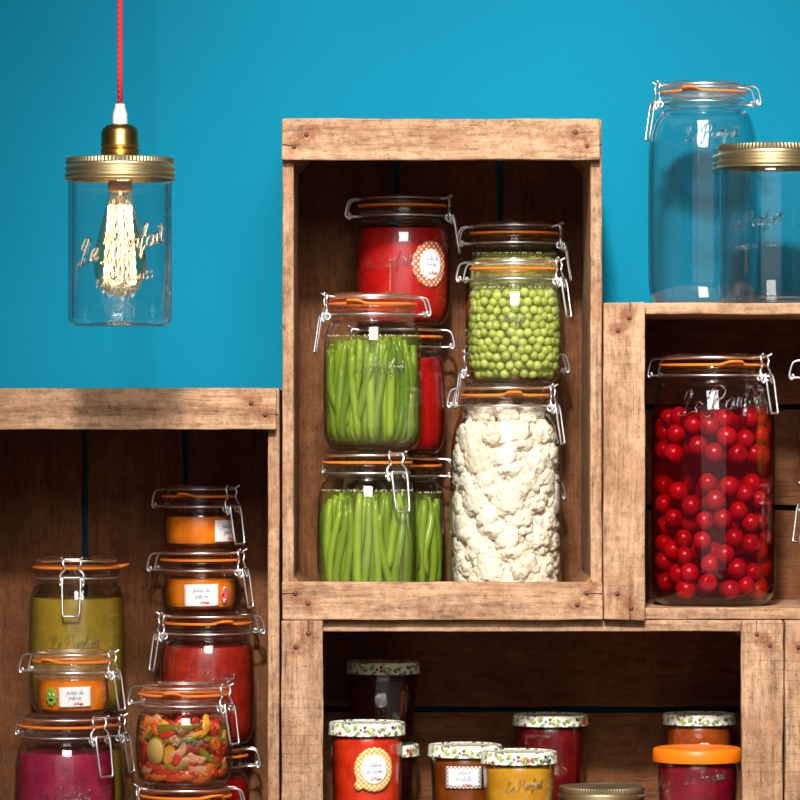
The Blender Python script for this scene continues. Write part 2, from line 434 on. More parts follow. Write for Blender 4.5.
def rect(w, h, n=10):
    p = []
    c = [(-w/2, -h/2), (w/2, -h/2), (w/2, h/2), (-w/2, h/2)]
    for k in range(4):
        a, b = c[k], c[(k+1) % 4]
        for i in range(n): p.append((a[0] + (b[0]-a[0]) * i / n, a[1] + (b[1]-a[1]) * i / n))
    return p

# ------------------------------------------------------------------ setting
WALLY = .272
FLOORZ = -.472
def box(name, lo, hi, mat):
    V = [(x, y, z) for x in (lo[0], hi[0]) for y in (lo[1], hi[1]) for z in (lo[2], hi[2])]
    F = [(0,1,3,2),(4,6,7,5),(0,4,5,1),(2,3,7,6),(0,2,6,4),(1,5,7,3)]
    o = mesh_obj(name, V, F, mat, smooth=False); o['kind'] = 'structure'; return o
box('wall_back', (-3, WALLY, -.5), (3, WALLY + .1, 2.4), W['wall'])
tf = NT('grey_floor'); tf.bsdf(tf.ramp(tf.noise(tf.obj(), 8, 5), [(.3, lin(90, 84, 78)), (.7, lin(112, 106, 98))]), .8)
box('floor', (-3, -3.6, FLOORZ - .05), (3, WALLY, FLOORZ), tf.m)

# ------------------------------------------------------------------ crates
WD = lin(96, 64, 40); WL = lin(205, 163, 128); WS = lin(146, 98, 64)
def crate(label, x0, y0, x1, y1, upright, seed, back_gaps=None):
    """opening towards the viewer, outline given on the front plane. upright: rim battens along top and bottom, else at left and right"""
    X0, X1 = (x0 - 400) / 1000, (x1 - 400) / 1000; Z1, Z0 = (400 - y0) / 1000, (400 - y1) / 1000
    cx, cz = (X0 + X1) / 2, (Z0 + Z1) / 2; hw, hh = (X1 - X0) / 2, (Z1 - Z0) / 2
    root = thing('wooden_crate', label, 'crate', (cx, 0, cz), 'old wooden crates')
    bt = .012; th = .0115; dp = .237; sl = .010
    if upright: nl = [(hw - .014, hh - .026), (hw - .026, hh - .015)]
    else: nl = [(hw - .026, hh - .014), (hw - .014, hh - .026)]
    ga = 0 if upright else 2; gb = 2 if upright else 0      # fibres of battens / of sides and slats
    mb = wood_mat('batten_wood', ga, WD, WL, WS, nl, .08 if upright else .32)
    ms = wood_mat('side_wood', gb, WD, WL, WS, None, 0)
    mr = wood_mat('back_wood', gb, lin(58, 31, 14), lin(124, 77, 42), lin(76, 42, 20), None, 0, rough=.8, contrast=.55)  # browner wood, with the crate's interior shade also put into its darker colour
    me_ = wood_mat('end_wood', ga, lin(92, 58, 34), lin(176, 128, 86), lin(120, 76, 46), None, 0)
    q = seed * 10
    def bd(name, a0, a1, b0, b1, ya, yb, mat, ax, k, **kw):
        """a = along the battens' direction, b = across"""
        if upright: lo, hi = (a0, ya, b0), (a1, yb, b1)
        else: lo, hi = (b0, ya, a0), (b1, yb, a1)
        return board(name, lo, hi, mat, root, ax, q + k, **kw)
    A, B = (hw, hh) if upright else (hh, hw)     # half sizes along / across battens
    ax_a = 0 if upright else 2; ax_b = 2 if upright else 0
    sg = -1
    for k, s in enumerate((1, -1)):
        bw = .038 if (upright and s == -1) else .0415
        b0, b1 = sorted((s * (B - bw), s * B))
        bat = bd('front_batten', -A, A - (.0025 if s == 1 and upright else 0), b0, b1, 0, bt, mb, ax_a, k, amp=.0009)
        for sx in (-1, 1):
            for (na, nb) in ((A - .014, B - .026), (A - .026, B - .015)):
                na += random.uniform(-.002, .002); nb += random.uniform(-.002, .002)
                p = (sx * na, s * nb) if upright else (s * nb, sx * na)
                V, F, U = lathe([(.0001, -.0016), (.0018, -.0015), (.0024, -.0008), (.0025, .001)], 12)
                V = [(p[0] + v[0], v[2], p[1] + v[1]) for v in V]
                mesh_obj('nail', V, F, W['rust'], bat)
        # splits running in from the ends through the nails
        for sx in (-1, 1):
            ln = random.uniform(.016, .03)
            pts = []
            for i in range(9):
                u = sx * (A - .0005 - ln * i / 8); v = s * (B - .0265 + .0003 * math.sin(i * 1.1 + q))
                pts.append((u, -.00005, v) if upright else (v, -.00005, u))
            V, F = tubes([(pts, False, [.0006 * (1 - i / 9) for i in range(9)])], .0005, 6); mesh_obj('split', V, F, W['crack'], bat)
        b0, b1 = sorted((s * (B - th), s * B))
        bd('end_board', -A + th, A - th, b0, b1, bt, dp, me_, ax_a, 4 + k)
        a0, a1 = sorted((s * (A - th), s * A))
        bd('side_board', a0, a1, -B, B, bt, dp, ms, ax_b, 8 + k)
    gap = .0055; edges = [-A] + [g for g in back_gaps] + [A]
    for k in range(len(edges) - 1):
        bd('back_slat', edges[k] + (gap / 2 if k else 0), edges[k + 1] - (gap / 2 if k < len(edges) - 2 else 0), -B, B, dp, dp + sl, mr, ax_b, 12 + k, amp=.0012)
    leg = .031
    for sa in (-1, 1):
        for sb in (-1, 1):
            ca, cb = sa * (A - th), sb * (B - th)
            tri = [(ca, cb), (ca - sa * leg, cb), (ca, cb - sb * leg)]
            V = []
            for y in (bt + .002, dp - .003):
                for a, b in tri: V.append((a, y, b) if upright else (b, y, a))
            mesh_obj('corner_block', V, [(0,1,2),(3,5,4),(0,3,4,1),(1,4,5,2),(2,5,3,0)], me_, root, smooth=False)
    return root
crate('upright wooden crate of orange, olive and pickle jars, below the hanging lamp', -41, 388, 279, 872, True, 1, [PX(85, .24) + .281, PX(186, .24) + .281])
crate('tallest-standing upright crate holding jars of beans, peas and cauliflower', 282, 118.5, 602.5, 620, True, 2, [PX(397, .24) - .0422, PX(500, .24) - .0422])
crate('wooden crate lying on its side with the big jar of cherries inside', 603.5, 302.5, 1106, 620, False, 3, [PZ(508, .24) + .0613, PZ(407, .24) + .0613])
crate('wide wooden crate with small jam jars, underneath the bean and cauliflower crate', 281.5, 620.5, 783, 872, False, 4, [PZ(709.5, .24) + .3463])
crate('wooden crate under the cherry crate showing only its front upright strip', 785, 620.5, 1150, 872, False, 5, [PZ(709.5, .24) + .3463])

# ------------------------------------------------------------------ clip-top jars
ROW_F, ROW_B = .0705, .1815
def body_profile(R, rn, H, hs, zneck):
    """outer wall from the base up to the neck"""
    ri = min(.014, R * .26); rc = min(.026, H * .2); p = [(R - ri - .006, .0012), (R - ri - .003, 0)]
    for k in range(9):
        a = PI / 2 * k / 8; p.append((R - ri + ri * math.sin(a) ** .9, rc - rc * math.cos(a)))
    z0, z1 = zneck - hs, zneck
    m = 5
    for k in range(1, m): p.append((R + .0006 * math.sin(PI * k / m), rc + (z0 - rc) * k / m))
    for k in range(9):
        a = PI / 2 * k / 8; p.append((rn + (R - rn) * math.cos(a), z0 + hs * math.sin(a)))
    return p
def prof_r(p, z):
    best = p[-1][0]
    for (r0, z0), (r1, z1) in zip(p[1:], p[2:]):
        if z0 <= z <= z1 and z1 > z0: return r0 + (r1 - r0) * (z - z0) / (z1 - z0)
    return best

class Jar: pass
def clip_jar(label, cx, top, base, Y, R, rg, hs=.022, clasp=90, tab=20, clear=False, neck=.030, H=None, open_clasp=.0):
    s = sc(Y); j = Jar(); j.Y = Y; j.s = s
    j.X = PX(cx, Y); j.base = base
    j.H = H = (PZ(top, Y) - base) if H is None else H
    hs = hs * 1.35 if hs > .01 else hs
    R *= s / 1000; rg *= s / 1000; j.R = R; j.rg = rg; j.top = base + H
    root = j.root = thing('clip_top_jar', label, 'jar', (j.X, Y, base), 'clip-top preserving jars')
    rn = rg - .003
    zn = H - neck
    p = body_profile(R, rn, H, hs, zn); j.prof = p; j.zn = zn; j.hs = hs
    up = [(rn, H - .0285), (rg - .0008, H - .0270), (rg - .0003, H - .0250), (rg - .0022, H - .0232), (rg - .0026, H - .0215),
          (rg - .0004, H - .0195), (rg, H - .0180), (rg, H - .0140), (rg - .0008, H - .0128)]
    inner = [(rg - .006, H - .0128), (rg - .0055, H - .020), (rn - .0016, H - .0285)]
    wt = .0024 if clear else .0009
    inn = [(r - wt, max(z, .0036)) for r, z in reversed(p)][:-2]
    inn += [(R * .5, .0042), (.0006, .0048)]
    V, F, U = lathe([(.0006, .002)] + p + up + inner + inn, 80)
    g = W['glass_clear'] if clear else W['glass']
    j.body = mesh_obj('glass_body', V, F, [g, W['solid']], root, sharp=.7)
    for f in j.body.data.polygons:
        if f.center.z > H - .0285 : f.material_index = 1
    rt = rg * .885
    lid = [(.0006, H - .0022), (rt - .007, H - .0022), (rt - .0055, H - .0003), (rt - .003, H), (rt - .0008, H - .0003), (rt, H - .0012), (rt, H - .0036),
           (rt + .0006, H - .0052), (rg - .0014, H - .0058), (rg - .0003, H - .0066), (rg - .0002, H - .0104), (rg - .006, H - .0104), (rg - .0075, H - .0088), (.0006, H - .0080)]
    V, F, U = lathe(lid, 80); mesh_obj('glass_lid', V, F, W['solid'], root, sharp=.7)
    # rubber ring with a pull tab
    ta = math.radians(tab)
    def bulge(r, z, a):
        dd = (a - ta + PI) % (2 * PI) - PI
        if r < rg: return r
        return r + .0085 * max(0, 1 - (dd / .20) ** 4) if abs(dd) < .20 else r
    def lift(V):
        out = []
        for (x, y, z) in V:
            a = math.atan2(x, -y); dd = (a - ta + PI) % (2 * PI) - PI
            e = max(0, math.hypot(x, y) - rg - .001)
            out.append((x, y, z + e * .25 + (.0011 * max(0, 1 - (dd / .32) ** 2) if abs(dd) < .32 else 0)))
        return out
    V, F, U = lathe([(rg - .0085, H - .0126), (rg - .0085, H - .0106), (rg + .0010, H - .0104), (rg + .0016, H - .0110), (rg + .0016, H - .0122), (rg + .0010, H - .0128)], 160, closed=True, mod=bulge)
    mesh_obj('rubber_gasket', lift(V), F, W['rubber'], root, sharp=.9)
    # wires
    ca = math.radians(clasp); e = Vector((math.sin(ca), -math.cos(ca), 0)); t = Vector((math.cos(ca), math.sin(ca), 0)); zz = Vector((0, 0, 1))
    P = lambda d, w, z: e * d + t * w + zz * z
    wr = .00115; zl = H - .0042; zw = H - .0222; rl = rt + .0014; rw = rg - .0012; hw = .0125
    def arc(r, z, w, n=26):
        """ring from the hinge side round to the hinge side again, leaving +-w open at the hinge"""
        a0 = PI - math.asin(w / r)
        return lambda sgn: [P(r * math.cos(sgn * a), r * math.sin(sgn * a), z) for a in [a0 * k / n for k in range(n + 1)]]
    A = arc(rl, zl, hw)
    lidp = []
    left = A(1); right = A(-1)
    hinge = lambda sg: [P(-rg - .004, sg * hw, zl - .0004), P(-rg - .0085, sg * hw, zl - .0016), P(-rg - .0112, sg * hw, zl - .005), P(-rg - .0135, sg * hw, zw + .004), P(-rg - .0136, sg * hw, zw + .0008), P(-rg - .0118, sg * hw, zw - .0016), P(-rg - .0092, sg * hw, zw + .0002), P(-rg - .0098, sg * hw, zw + .0032), P(-rg - .0115, sg * (hw - .001), zw + .0018)]
    path = [p_ for p_ in reversed(left)] + right[1:]
    path = path[:]
    full = catmull(list(reversed(hinge(1))), 4) + path + catmull(hinge(-1), 4)
    lidp.append((full, False, wr))
    # hooks the clasp link hangs from
    for sg in (-1, 1):
        lidp.append((catmull([P(rl - .001, sg * .0085, zl), P(rl + .004, sg * .0085, zl + .0006), P(rg + .0035, sg * .0090, zl + .0018), P(rg + .0070, sg * .0110, zl + .0040)], 4), False, wr))
    V, F = tubes(lidp, wr); mesh_obj('lid_wire', V, F, W['chrome'], root)
    B = arc(rw, zw, hw)
    nh = lambda sg: [P(-rg - .003, sg * hw, zw), P(-rg - .010, sg * hw, zw), P(-rg - .0125, sg * (hw - .0015), zw), P(-rg - .0128, sg * (hw - .006), zw)]
    path = [q for q in reversed(B(1))] + B(-1)[1:]
    full = [q for q in reversed(nh(1))] + path + nh(-1)
    full.append(P(-rg - .0128, hw - .006, zw))
    np_ = [(full, False, wr)]
    for sg in (-1, 1):     # coiled eyes at the clasp side
        c0 = P(rg + .004, sg * .0105, zw - .002)
        coil = [c0 + e * (.0034 * math.cos(k * .55)) + zz * (.0034 * math.sin(k * .55)) + t * (sg * .0005 * k / 6) for k in range(15)]
        np_.append(([P(rw, sg * .0105, zw), P(rg + .0008, sg * .0105, zw)] + coil, False, wr))
    V, F = tubes(np_, wr); mesh_obj('neck_wire', V, F, W['chrome'], root)
    lk = []
    for sg in (-1, 1):     # link from the lid hooks down to the lever, waisted like a keyhole
        lk.append((catmull([P(rg + .0025, sg * .0085, zl + .002), P(rg + .0042, sg * .0092, zl - .003), P(rg + .0040, sg * .0072, zl - .0085), P(rg + .0042, sg * .0118, zl - .0135), P(rg + .0055, sg * .0122, zw - .004), P(rg + .0070, sg * .0112, zw - .0078), P(rg + .0086, sg * .0098, zw - .0042), P(rg + .0082, sg * .0098, zw - .0008)], 5), False, wr))
    lk.append(([P(rg + .0025, -.0085 + .0017 * k, zl + .002) for k in range(11)], False, wr))
    V, F = tubes(lk, wr); mesh_obj('clasp_link', V, F, W['chrome'], root)
    oc = .0045 + open_clasp
    lev = [P(rg + .0080, -.0090, zw + .0012), P(rg + .0098, -.0096, zw - .006), P(rg + .0098 + oc * .45, -.0092, zw - .020), P(rg + .0098 + oc, -.0084, zw - .0365), P(rg + .0095 + oc, -.0060, zw - .0385)]
    lev2 = [Vector(q) - t * (2 * Vector(q).dot(t)) for q in reversed(lev)]
    bar = [P(rg + .0080, .0090 - .0018 * k, zw + .0012) for k in range(11)]
    V, F = tubes([(catmull(lev, 5) + catmull(lev2, 5), False, wr), (bar, False, wr)], wr)
    mesh_obj('clasp_lever', V, F, W['chrome'], root)
    return j

def ico(sub, fn=None, r=1):
    bm = bmesh.new(); bmesh.ops.create_icosphere(bm, subdivisions=sub, radius=r)
    V = [v.co.copy() for v in bm.verts]; F = [tuple(v.index for v in f.verts) for f in bm.faces]; bm.free()
    return ([fn(v) for v in V] if fn else V), F
def rin(j, z): return prof_r(j.prof, z) - .0012
def fill(j, name, label, cat, mat, level, kind=None, raise_=.0):
    """what the jar is filled with, up to picture height `level`"""
    zf = PZ(level, j.Y) - j.base
    pts = [(max(r - .0013, .001), z) for r, z in j.prof if .0058 < z < zf]
    r0 = pts[0][0]
    prof = [(.0006, .0056), (r0 - .003, .0056)] + pts
    rr = rin(j, zf) if zf < j.zn else (j.rg - .0048)
    if name == 'brine': foam = (rr - .0006, zf)
    prof += [(rr, zf - .0004), (rr - .0012, zf), (.0006, zf - .0002)]
    V, F, U = lathe(prof, 80)
    o = mesh_obj(name, V, F, mat, None, sharp=.8, loc=(j.X, j.Y, j.base))
    if name == 'brine':
        rs_ = random.Random(int(level)); n_ = 70; fv, ff = [], []
        V0, F0 = ico(1)
        for k in range(n_):
            a = 2 * PI * (k + rs_.uniform(-.4, .4)) / n_; q = rs_.uniform(.0004, .0012); b = len(fv); c = Vector((foam[0] * math.sin(a), -foam[0] * math.cos(a), zf - .0002))
            fv += [c + v * q for v in V0]; ff += [tuple(b + i for i in f) for f in F0]
        fo = mesh_obj('foam', fv, ff, W['foam'], o); fo['kind'] = 'stuff'
    tag(o, label, cat, None, kind); j.zf = zf; return o
def logo(j, x, y, size, thick=.00075, tokens=LOGO, rise=0, gap=.0, mat=None):
    a0 = math.asin(max(-.95, min(.95, (x / 1000 * j.s - 0) / j.R)))
    wrap_text('embossed_lettering', tokens, size, a0, PZ(y, j.Y) - j.base, (lambda z: prof_r(j.prof, z) + gap) , thick, mat or W['emboss'], j.body, rise=rise)
def ang(j, px): return math.asin(max(-.98, min(.98, (PX(px, j.Y) - j.X) / j.R)))

FL_M = -.208; FL_L = -.460; FL_R = -.2085
# --- bean / cauliflower crate
beans_low = clip_jar('jar of green beans at the foot of the front stack, under another bean jar', 367, 451, FL_M, ROW_F, 49.5, 44, clasp=38, tab=150)
beans_top = clip_jar('jar of upright green beans with its clasp hanging left, standing on another bean jar', 372.5, 293, beans_low.top, ROW_F, 48.7, 43.5, clasp=-82, tab=-22)
beans_back = clip_jar('clip-top jar of green beans in shadow behind the lower front jar of beans', 398, 454.5, FL_M, ROW_B, 46.5, 43, clasp=-96, tab=160)
red_low = clip_jar('clip-top jar of red sauce half hidden behind the upper jar of green beans', 398.5, 326, beans_back.top, ROW_B, 46.5, 43, clasp=-92, tab=150)
red_top = clip_jar('clip-top jar of red sauce with a round orange dotted label, highest in its stack', 402.5, 195, red_low.top, ROW_B, 47.2, 43.2, clasp=86, tab=160)
cauli = clip_jar('tall clip-top jar of white cauliflower under the jar of peas', 506, 384, FL_M, ROW_F, 55.5, 44, hs=.038, clasp=76, tab=8, neck=.029)
peas = clip_jar('clip-top jar of green peas standing on the cauliflower jar', 514, 258, cauli.top, ROW_F, 48.3, 43, clasp=72, tab=140)
pb3 = clip_jar('clip-top jar hidden behind the lower half of the cauliflower jar', 508, 476, FL_M, ROW_B, 48, 43, clasp=-84, tab=150)
pb2 = clip_jar('clip-top jar hidden behind the cauliflower jar and below the rear jar of peas', 512, 350, pb3.top, ROW_B, 47, 43, clasp=-84, tab=150)
pb1 = clip_jar('clip-top jar of peas standing behind and above the front jar of peas', 514, 222.5, pb2.top, ROW_B, 47.5, 43, clasp=84, tab=160)
# --- cherry crate and its roof
cherry_jar = clip_jar('large clip-top jar of red cherries in dark juice', 713, 354, FL_R, .080, 62, 52.5, hs=.036, clasp=62, tab=18)
side_low = clip_jar('clip-top jar cut by the picture edge, its clasp beside the cherry jar', 850, 482, FL_R, .075, 49, 44, clasp=-72, tab=150)
side_top = clip_jar('clip-top jar of orange purée cut by the picture edge, on top of another jar', 847, 356, side_low.top, .075, 48, 44, clasp=85, tab=150)
CR_TOP = (400 - 302.5) / 1000
empty = clip_jar('tall empty clip-top jar standing on the cherry crate', 703, 82, CR_TOP, .125, 54.5, 43, hs=.036, clasp=-80, tab=-20, clear=True)
# --- left crate
olive_low = clip_jar('clip-top jar of olive green purée behind the pink jar, its clasp just showing', 77, 713, FL_L, ROW_B, 47, 43.5, clasp=76, tab=140)
olive_top = clip_jar('clip-top jar of olive green purée with its clasp facing forward', 77, 556, olive_low.top, ROW_B, 47.8, 43, clasp=-2, tab=88)
pink = clip_jar('clip-top jar of deep pink purée in the front row of its crate', 65, 714, FL_L, ROW_F, 50, 45.5, clasp=48, tab=170)
sticker_jar = clip_jar('small clip-top jar of orange purée with a green sticker, standing on the pink jar', 72.5, 649.5, pink.top, ROW_F, 35.5, 39, hs=.006, clasp=72, tab=-30)
red_b = clip_jar('clip-top jar of red sauce half hidden behind the mixed vegetables', 204, 744, FL_L, ROW_B, 46, 43, clasp=-88, tab=170)
sauce_jar = clip_jar('clip-top jar of dark red sauce under two small orange jars', 207, 611.5, red_b.top, ROW_B, 47.3, 43.5, clasp=-72, tab=25)
small_low = clip_jar('small clip-top jar of orange purée with a white label and pink sticker', 200.5, 548.5, sauce_jar.top, ROW_B, 34.3, 39, hs=.006, clasp=74, tab=160)
small_top = clip_jar('small clip-top jar of orange purée at the top of the stack of four', 199, 485, small_low.top, ROW_B, 33.8, 35.5, hs=.005, clasp=58, tab=-20)
veg_low = clip_jar('clip-top jar under the mixed vegetables, only its lid in view', 186, 784, FL_L, ROW_F, 46, 44.5, hs=.006, clasp=-80, tab=40)
veg_jar = clip_jar('clip-top jar of mixed pickled vegetables', 184, 682.5, veg_low.top, ROW_F, 48.3, 44.3, hs=.018, clasp=62, tab=-12)

# --- fillings
fill(red_top, 'tomato_sauce', 'smooth red tomato sauce in the jar with the round dotted label', 'sauce', W['tomato'], 229)
fill(red_low, 'tomato_sauce', 'red tomato sauce in the jar behind the upper green beans', 'sauce', W['tomato'], 358)
fill(pb2, 'pea_puree', 'pale green filling in the jar behind the cauliflower, below the rear peas', 'filling', W['olive'], 384)
fill(pb3, 'pea_puree', 'green filling in the jar behind the foot of the cauliflower jar', 'filling', W['olive'], 510)
fill(side_top, 'carrot_puree', 'orange purée in the upper jar cut by the picture edge', 'purée', W['orange'], 392)
fill(side_low, 'apple_puree', 'brown filling in the lower jar cut by the picture edge', 'purée', W['terrine'], 545)
fill(olive_top, 'split_pea_puree', 'olive green purée in the jar with the clasp facing forward', 'purée', W['olive'], 598)
fill(olive_low, 'split_pea_puree', 'olive green purée in the jar behind the pink one', 'purée', W['olive'], 750)
fill(pink, 'beetroot_puree', 'deep pink purée filling the jar in front', 'purée', W['beet'], 752)
fill(sticker_jar, 'pumpkin_puree', 'orange purée in the small jar with the green sticker', 'purée', W['pumpkin'], 679)
fill(small_low, 'pumpkin_puree', 'orange purée in the small jar with the pink sticker', 'purée', W['pumpkin'], 579)
fill(small_top, 'pumpkin_puree', 'orange purée in the small jar topping the stack of four', 'purée', W['pumpkin'], 516.5)
fill(sauce_jar, 'vegetable_sauce', 'dark red grainy sauce in the jar under the small orange jars', 'sauce', W['sauce'], 646)
fill(red_b, 'tomato_sauce', 'bright red sauce in the low jar behind the mixed vegetables', 'sauce', W['tomato'], 778)
fill(veg_low, 'vegetable_terrine', 'reddish filling of the jar under the mixed vegetables', 'filling', W['terrine'], 818)

def bean_mesh(pts, r):
    n = len(pts)
    rad = [r * min(1, .55 + 3 * min(k, n - 1 - k) / n) * (1 + .06 * math.sin(k * 1.3)) for k in range(n)]
    return tubes([(pts, False, rad)], r, 9)
def beans(j, level, label, group, top_lo, top_hi, seed):
    rs = random.Random(seed)
    fill(j, 'brine', 'greenish brine among the ' + group, 'brine', W['brine'], level)
    zb = .0095
    for ring, (off, cnt) in enumerate(((.0052, 29), (.0135, 22), (.0225, 15))):
        for k in range(cnt):
            a = 2 * PI * (k + rs.uniform(-.12, .12)) / cnt + ring * .1
            zt = PZ(rs.uniform(top_lo, top_hi if ring == 0 else top_lo + 8), j.Y) - j.base - (.008 if ring == 0 else 0) * rs.random()
            r = rs.uniform(.0036, .0046); lean = rs.gauss(0, .17); bow = rs.gauss(0, .10)
            z0 = zb + .003 * rs.random()
            if ring == 0 and rs.random() < .14: z0 += rs.uniform(.01, .03); lean = rs.choice((-1, 1)) * rs.uniform(.25, .5)
            pts = []
            N = 12
            for i in range(N):
                q = i / (N - 1); z = z0 + (zt - z0) * q
                R_ = min(rin(j, z), rin(j, min(j.zf, z + .004)), rin(j, max(.014, z - .002))) - off - r * .2 + .0016 * math.sin(q * 5 + k)
                if z < .018: R_ -= (.018 - z) * .35
                aa = a + lean * (q - .5) + bow * math.sin(PI * q * 1.1 + k)
                pts.append(Vector((R_ * math.sin(aa), -R_ * math.cos(aa), z)))
            c = sum(pts, Vector()) / N
            V, F = bean_mesh([p - c for p in pts], r)
            o = mesh_obj('green_bean', V, F, W['bean'], None, loc=c + Vector((j.X, j.Y, j.base)))
            tag(o, label, 'green bean', group)
beans(beans_top, 336, 'green beans standing in the upper jar', 'green beans in the upper jar', 337, 362, 3)
beans(beans_low, 490, 'green beans standing in the lower front jar', 'green beans in the lower front jar', 492, 510, 4)
beans(beans_back, 492, 'green beans in the shaded jar at the rear of the lower one', 'green beans in the rear jar', 494, 518, 5)

def pea_cluster(j, level, top, seed, single, label=None, group=None):
    rs = random.Random(seed)
    pr = .0046; out = []; inner = []
    zt = PZ(top, j.Y) - j.base
    for layer, (off, store) in enumerate(((pr + .0005, out), (pr * 2.7, inner), (pr * 4.4, inner))):
        row = 0; z = .0066 + pr
        while z < zt:
            R_ = rin(j, z) - off
            if z < .02: R_ -= (.02 - z) * .4
            n = int(2 * PI * R_ / (pr * 2.08))
            for k in range(n):
                a = 2 * PI * (k + .5 * (row % 2) + rs.uniform(-.2, .2)) / n
                if abs((a + PI) % (2 * PI) - PI) > 2.0: continue
                dr = rs.uniform(0, .0022); zz = z + rs.uniform(-.0018, .0018)
                store.append((Vector(((R_ - dr) * math.sin(a), -(R_ - dr) * math.cos(a), zz)), rs.uniform(.9, 1.06) * pr))
            z += pr * 1.72; row += 1
    base = Vector((j.X, j.Y, j.base))
    if not single: inner = out + inner
    else:
        proto = None
        out.sort(key=lambda q: q[0].y)
        extra = out[295:]; out = out[:295]; inner = inner + extra
        for p, r in out:
            if proto is None:
                V, F = ico(3, lambda v: v * (1 + .025 * noise.noise(v * 3)))
                proto = o = mesh_obj('green_pea', V, F, W['pea'])
            else:
                o = proto.copy(); C.objects.link(o)
            o.location = base + p; o.scale = (r, r, r); o.rotation_euler = (rs.random() * 6, rs.random() * 6, rs.random() * 6)
            tag(o, label, 'pea', group)
    V0, F0 = ico(2); V, F = [], []
    for p, r in inner:
        b = len(V); V += [p + v * r for v in V0]; F += [tuple(b + i for i in f) for f in F0]
    o = mesh_obj('green_peas', V, F, W['pea'], loc=base)
    tag(o, 'green peas packed deep inside the front pea jar' if single else 'green peas filling the rear pea jar', 'peas', None, 'stuff')
pea_cluster(peas, 288, 292, 11, True, 'round green peas pressed against the glass of the front pea jar', 'green peas in the front jar')
fill(peas, 'brine', 'pale green brine around the peas in the front jar', 'brine', W['peabrine'], 288)
pea_cluster(pb1, 256, 262, 12, False)
fill(pb1, 'brine', 'green brine around the peas in the rear jar', 'brine', W['brine'], 254)

# --- cauliflower
def floret_mesh(seed, size, rad, Rin):
    """knobbly head, outer side pressed flat against the glass; +X points outward"""
    g = np.random.default_rng(seed)
    V, F = ico(5); v = np.array([tuple(q) for q in V])
    big = g.normal(size=(16, 3)); big /= np.linalg.norm(big, axis=1)[:, None]
    mid = g.normal(size=(60, 3)); mid /= np.linalg.norm(mid, axis=1)[:, None]
    sm = g.normal(size=(420, 3)); sm /= np.linalg.norm(sm, axis=1)[:, None]
    def dome(c, k):
        d = np.sqrt(np.maximum(0, 2 - 2 * (v @ c.T))).min(axis=1); return np.sqrt(np.maximum(0, 1 - (d / k) ** 2))
    h = .56 + .20 * dome(big, .60) + .15 * dome(mid, .31) + .085 * dome(sm, .135)
    q = v * (h * size)[:, None] * np.array([1.0, g.uniform(.95, 1.2), g.uniform(.95, 1.25)])
    x = q[:, 0] + rad; y = q[:, 1]; rr = np.hypot(x, y); f = np.where(rr > Rin, (Rin + (rr - Rin) * .30) / np.maximum(rr, 1e-6), 1)
    q[:, 0] = x * f - rad; q[:, 1] = y * f
    return mesh_obj('cauliflower_floret', [tuple(p) for p in q], F, W['cauli'])
Rc = cauli.R - .0022
prot = []
rs = random.Random(21)
zt = cauli.H - .028
z = .020; row = 0; cnt = 0
while z < zt:
    Rz = min(rin(cauli, z + .006), rin(cauli, z)) - .0008
    shrink = Rz / Rc
    n = 9 if shrink > .88 else 8
    for k in range(n):
        a = 2 * PI * (k + .5 * (row % 2) + rs.uniform(-.12, .12)) / n
        if len(prot) < 7:
            o = floret_mesh(40 + len(prot), (.0185, .0200, .0172, .0195, .0178, .0205, .0188)[len(prot)], Rc - .0150, Rc); prot.append(o)
        else:
            o = rs.choice(prot).copy(); C.objects.link(o)
        rad = (Rc - .0150) * shrink
        dz = rs.uniform(-.003, .003)
        o.location = (cauli.X + rad * math.sin(a), cauli.Y - rad * math.cos(a), cauli.base + z + dz)
        o.rotation_euler = (0, 0, a - PI / 2); o.scale = (shrink, shrink, shrink * rs.choice((1, -1)) if False else shrink)
        tag(o, 'creamy white cauliflower floret in the tall jar', 'cauliflower', 'cauliflower florets in the tall jar')
    z += .0215; row += 1
for z in np.arange(.028, zt, .027):
    o = rs.choice(prot).copy(); C.objects.link(o); o.location = (cauli.X, cauli.Y, cauli.base + z); o.scale = (.9, .9, .9)
    tag(o, 'creamy white cauliflower floret in the tall jar', 'cauliflower', 'cauliflower florets in the tall jar')

# --- cherries
j = cherry_jar
fill(j, 'cherry_juice', 'dark red juice around the cherries', 'juice', W['juice'], 408)
def cher(v):
    d = v.z - 1; k = max(0, v.z - .80)
    return Vector((v.x * 1.03, v.y * 1.03, v.z - k * 1.1))
V, F = ico(4, cher); proto = None
rs = random.Random(5); spots = []
rb = .0098
def try_add(a, r, z):
    p = Vector((r * math.sin(a), -r * math.cos(a), z))
    if all((p - q).length > rb * 1.74 for q in spots): spots.append(p); return True
zmin, zmax, fl_lo = .0165, PZ(482, .08) - j.base, PZ(455, .08) - j.base
for k in range(5200):
    a = rs.uniform(-2.0, 2.0); z = rs.uniform(zmin, zmax)
    try_add(a, rin(j, z) - rb - rs.uniform(.0006, .006), z)
for k in range(1200):
    a = rs.uniform(-2.0, 2.0); z = rs.uniform(fl_lo, j.zf - .008)
    try_add(a, min(rin(j, z), rin(j, z + .008)) - rb - rs.uniform(.0008, .003), z)
for k in range(2500):
    a = rs.uniform(-PI, PI); z = rs.uniform(zmin, zmax) if rs.random() < .8 else rs.uniform(fl_lo, j.zf - .01)
    try_add(a, rs.uniform(.012, .036), z)
for p in spots:
    if proto is None: proto = o = mesh_obj('cherry', V, F, W['cherry'])
    else: o = proto.copy(); C.objects.link(o)
    r = rb * rs.uniform(.92, 1.05); o.scale = (r, r, r); o.location = Vector((j.X, j.Y, j.base)) + p
    o.rotation_euler = (rs.uniform(-2.5, 2.5), rs.uniform(-2.5, 2.5), rs.random() * 6)
    tag(o, 'round red cherry in the dark juice of the large jar', 'cherry', 'cherries in the large jar')

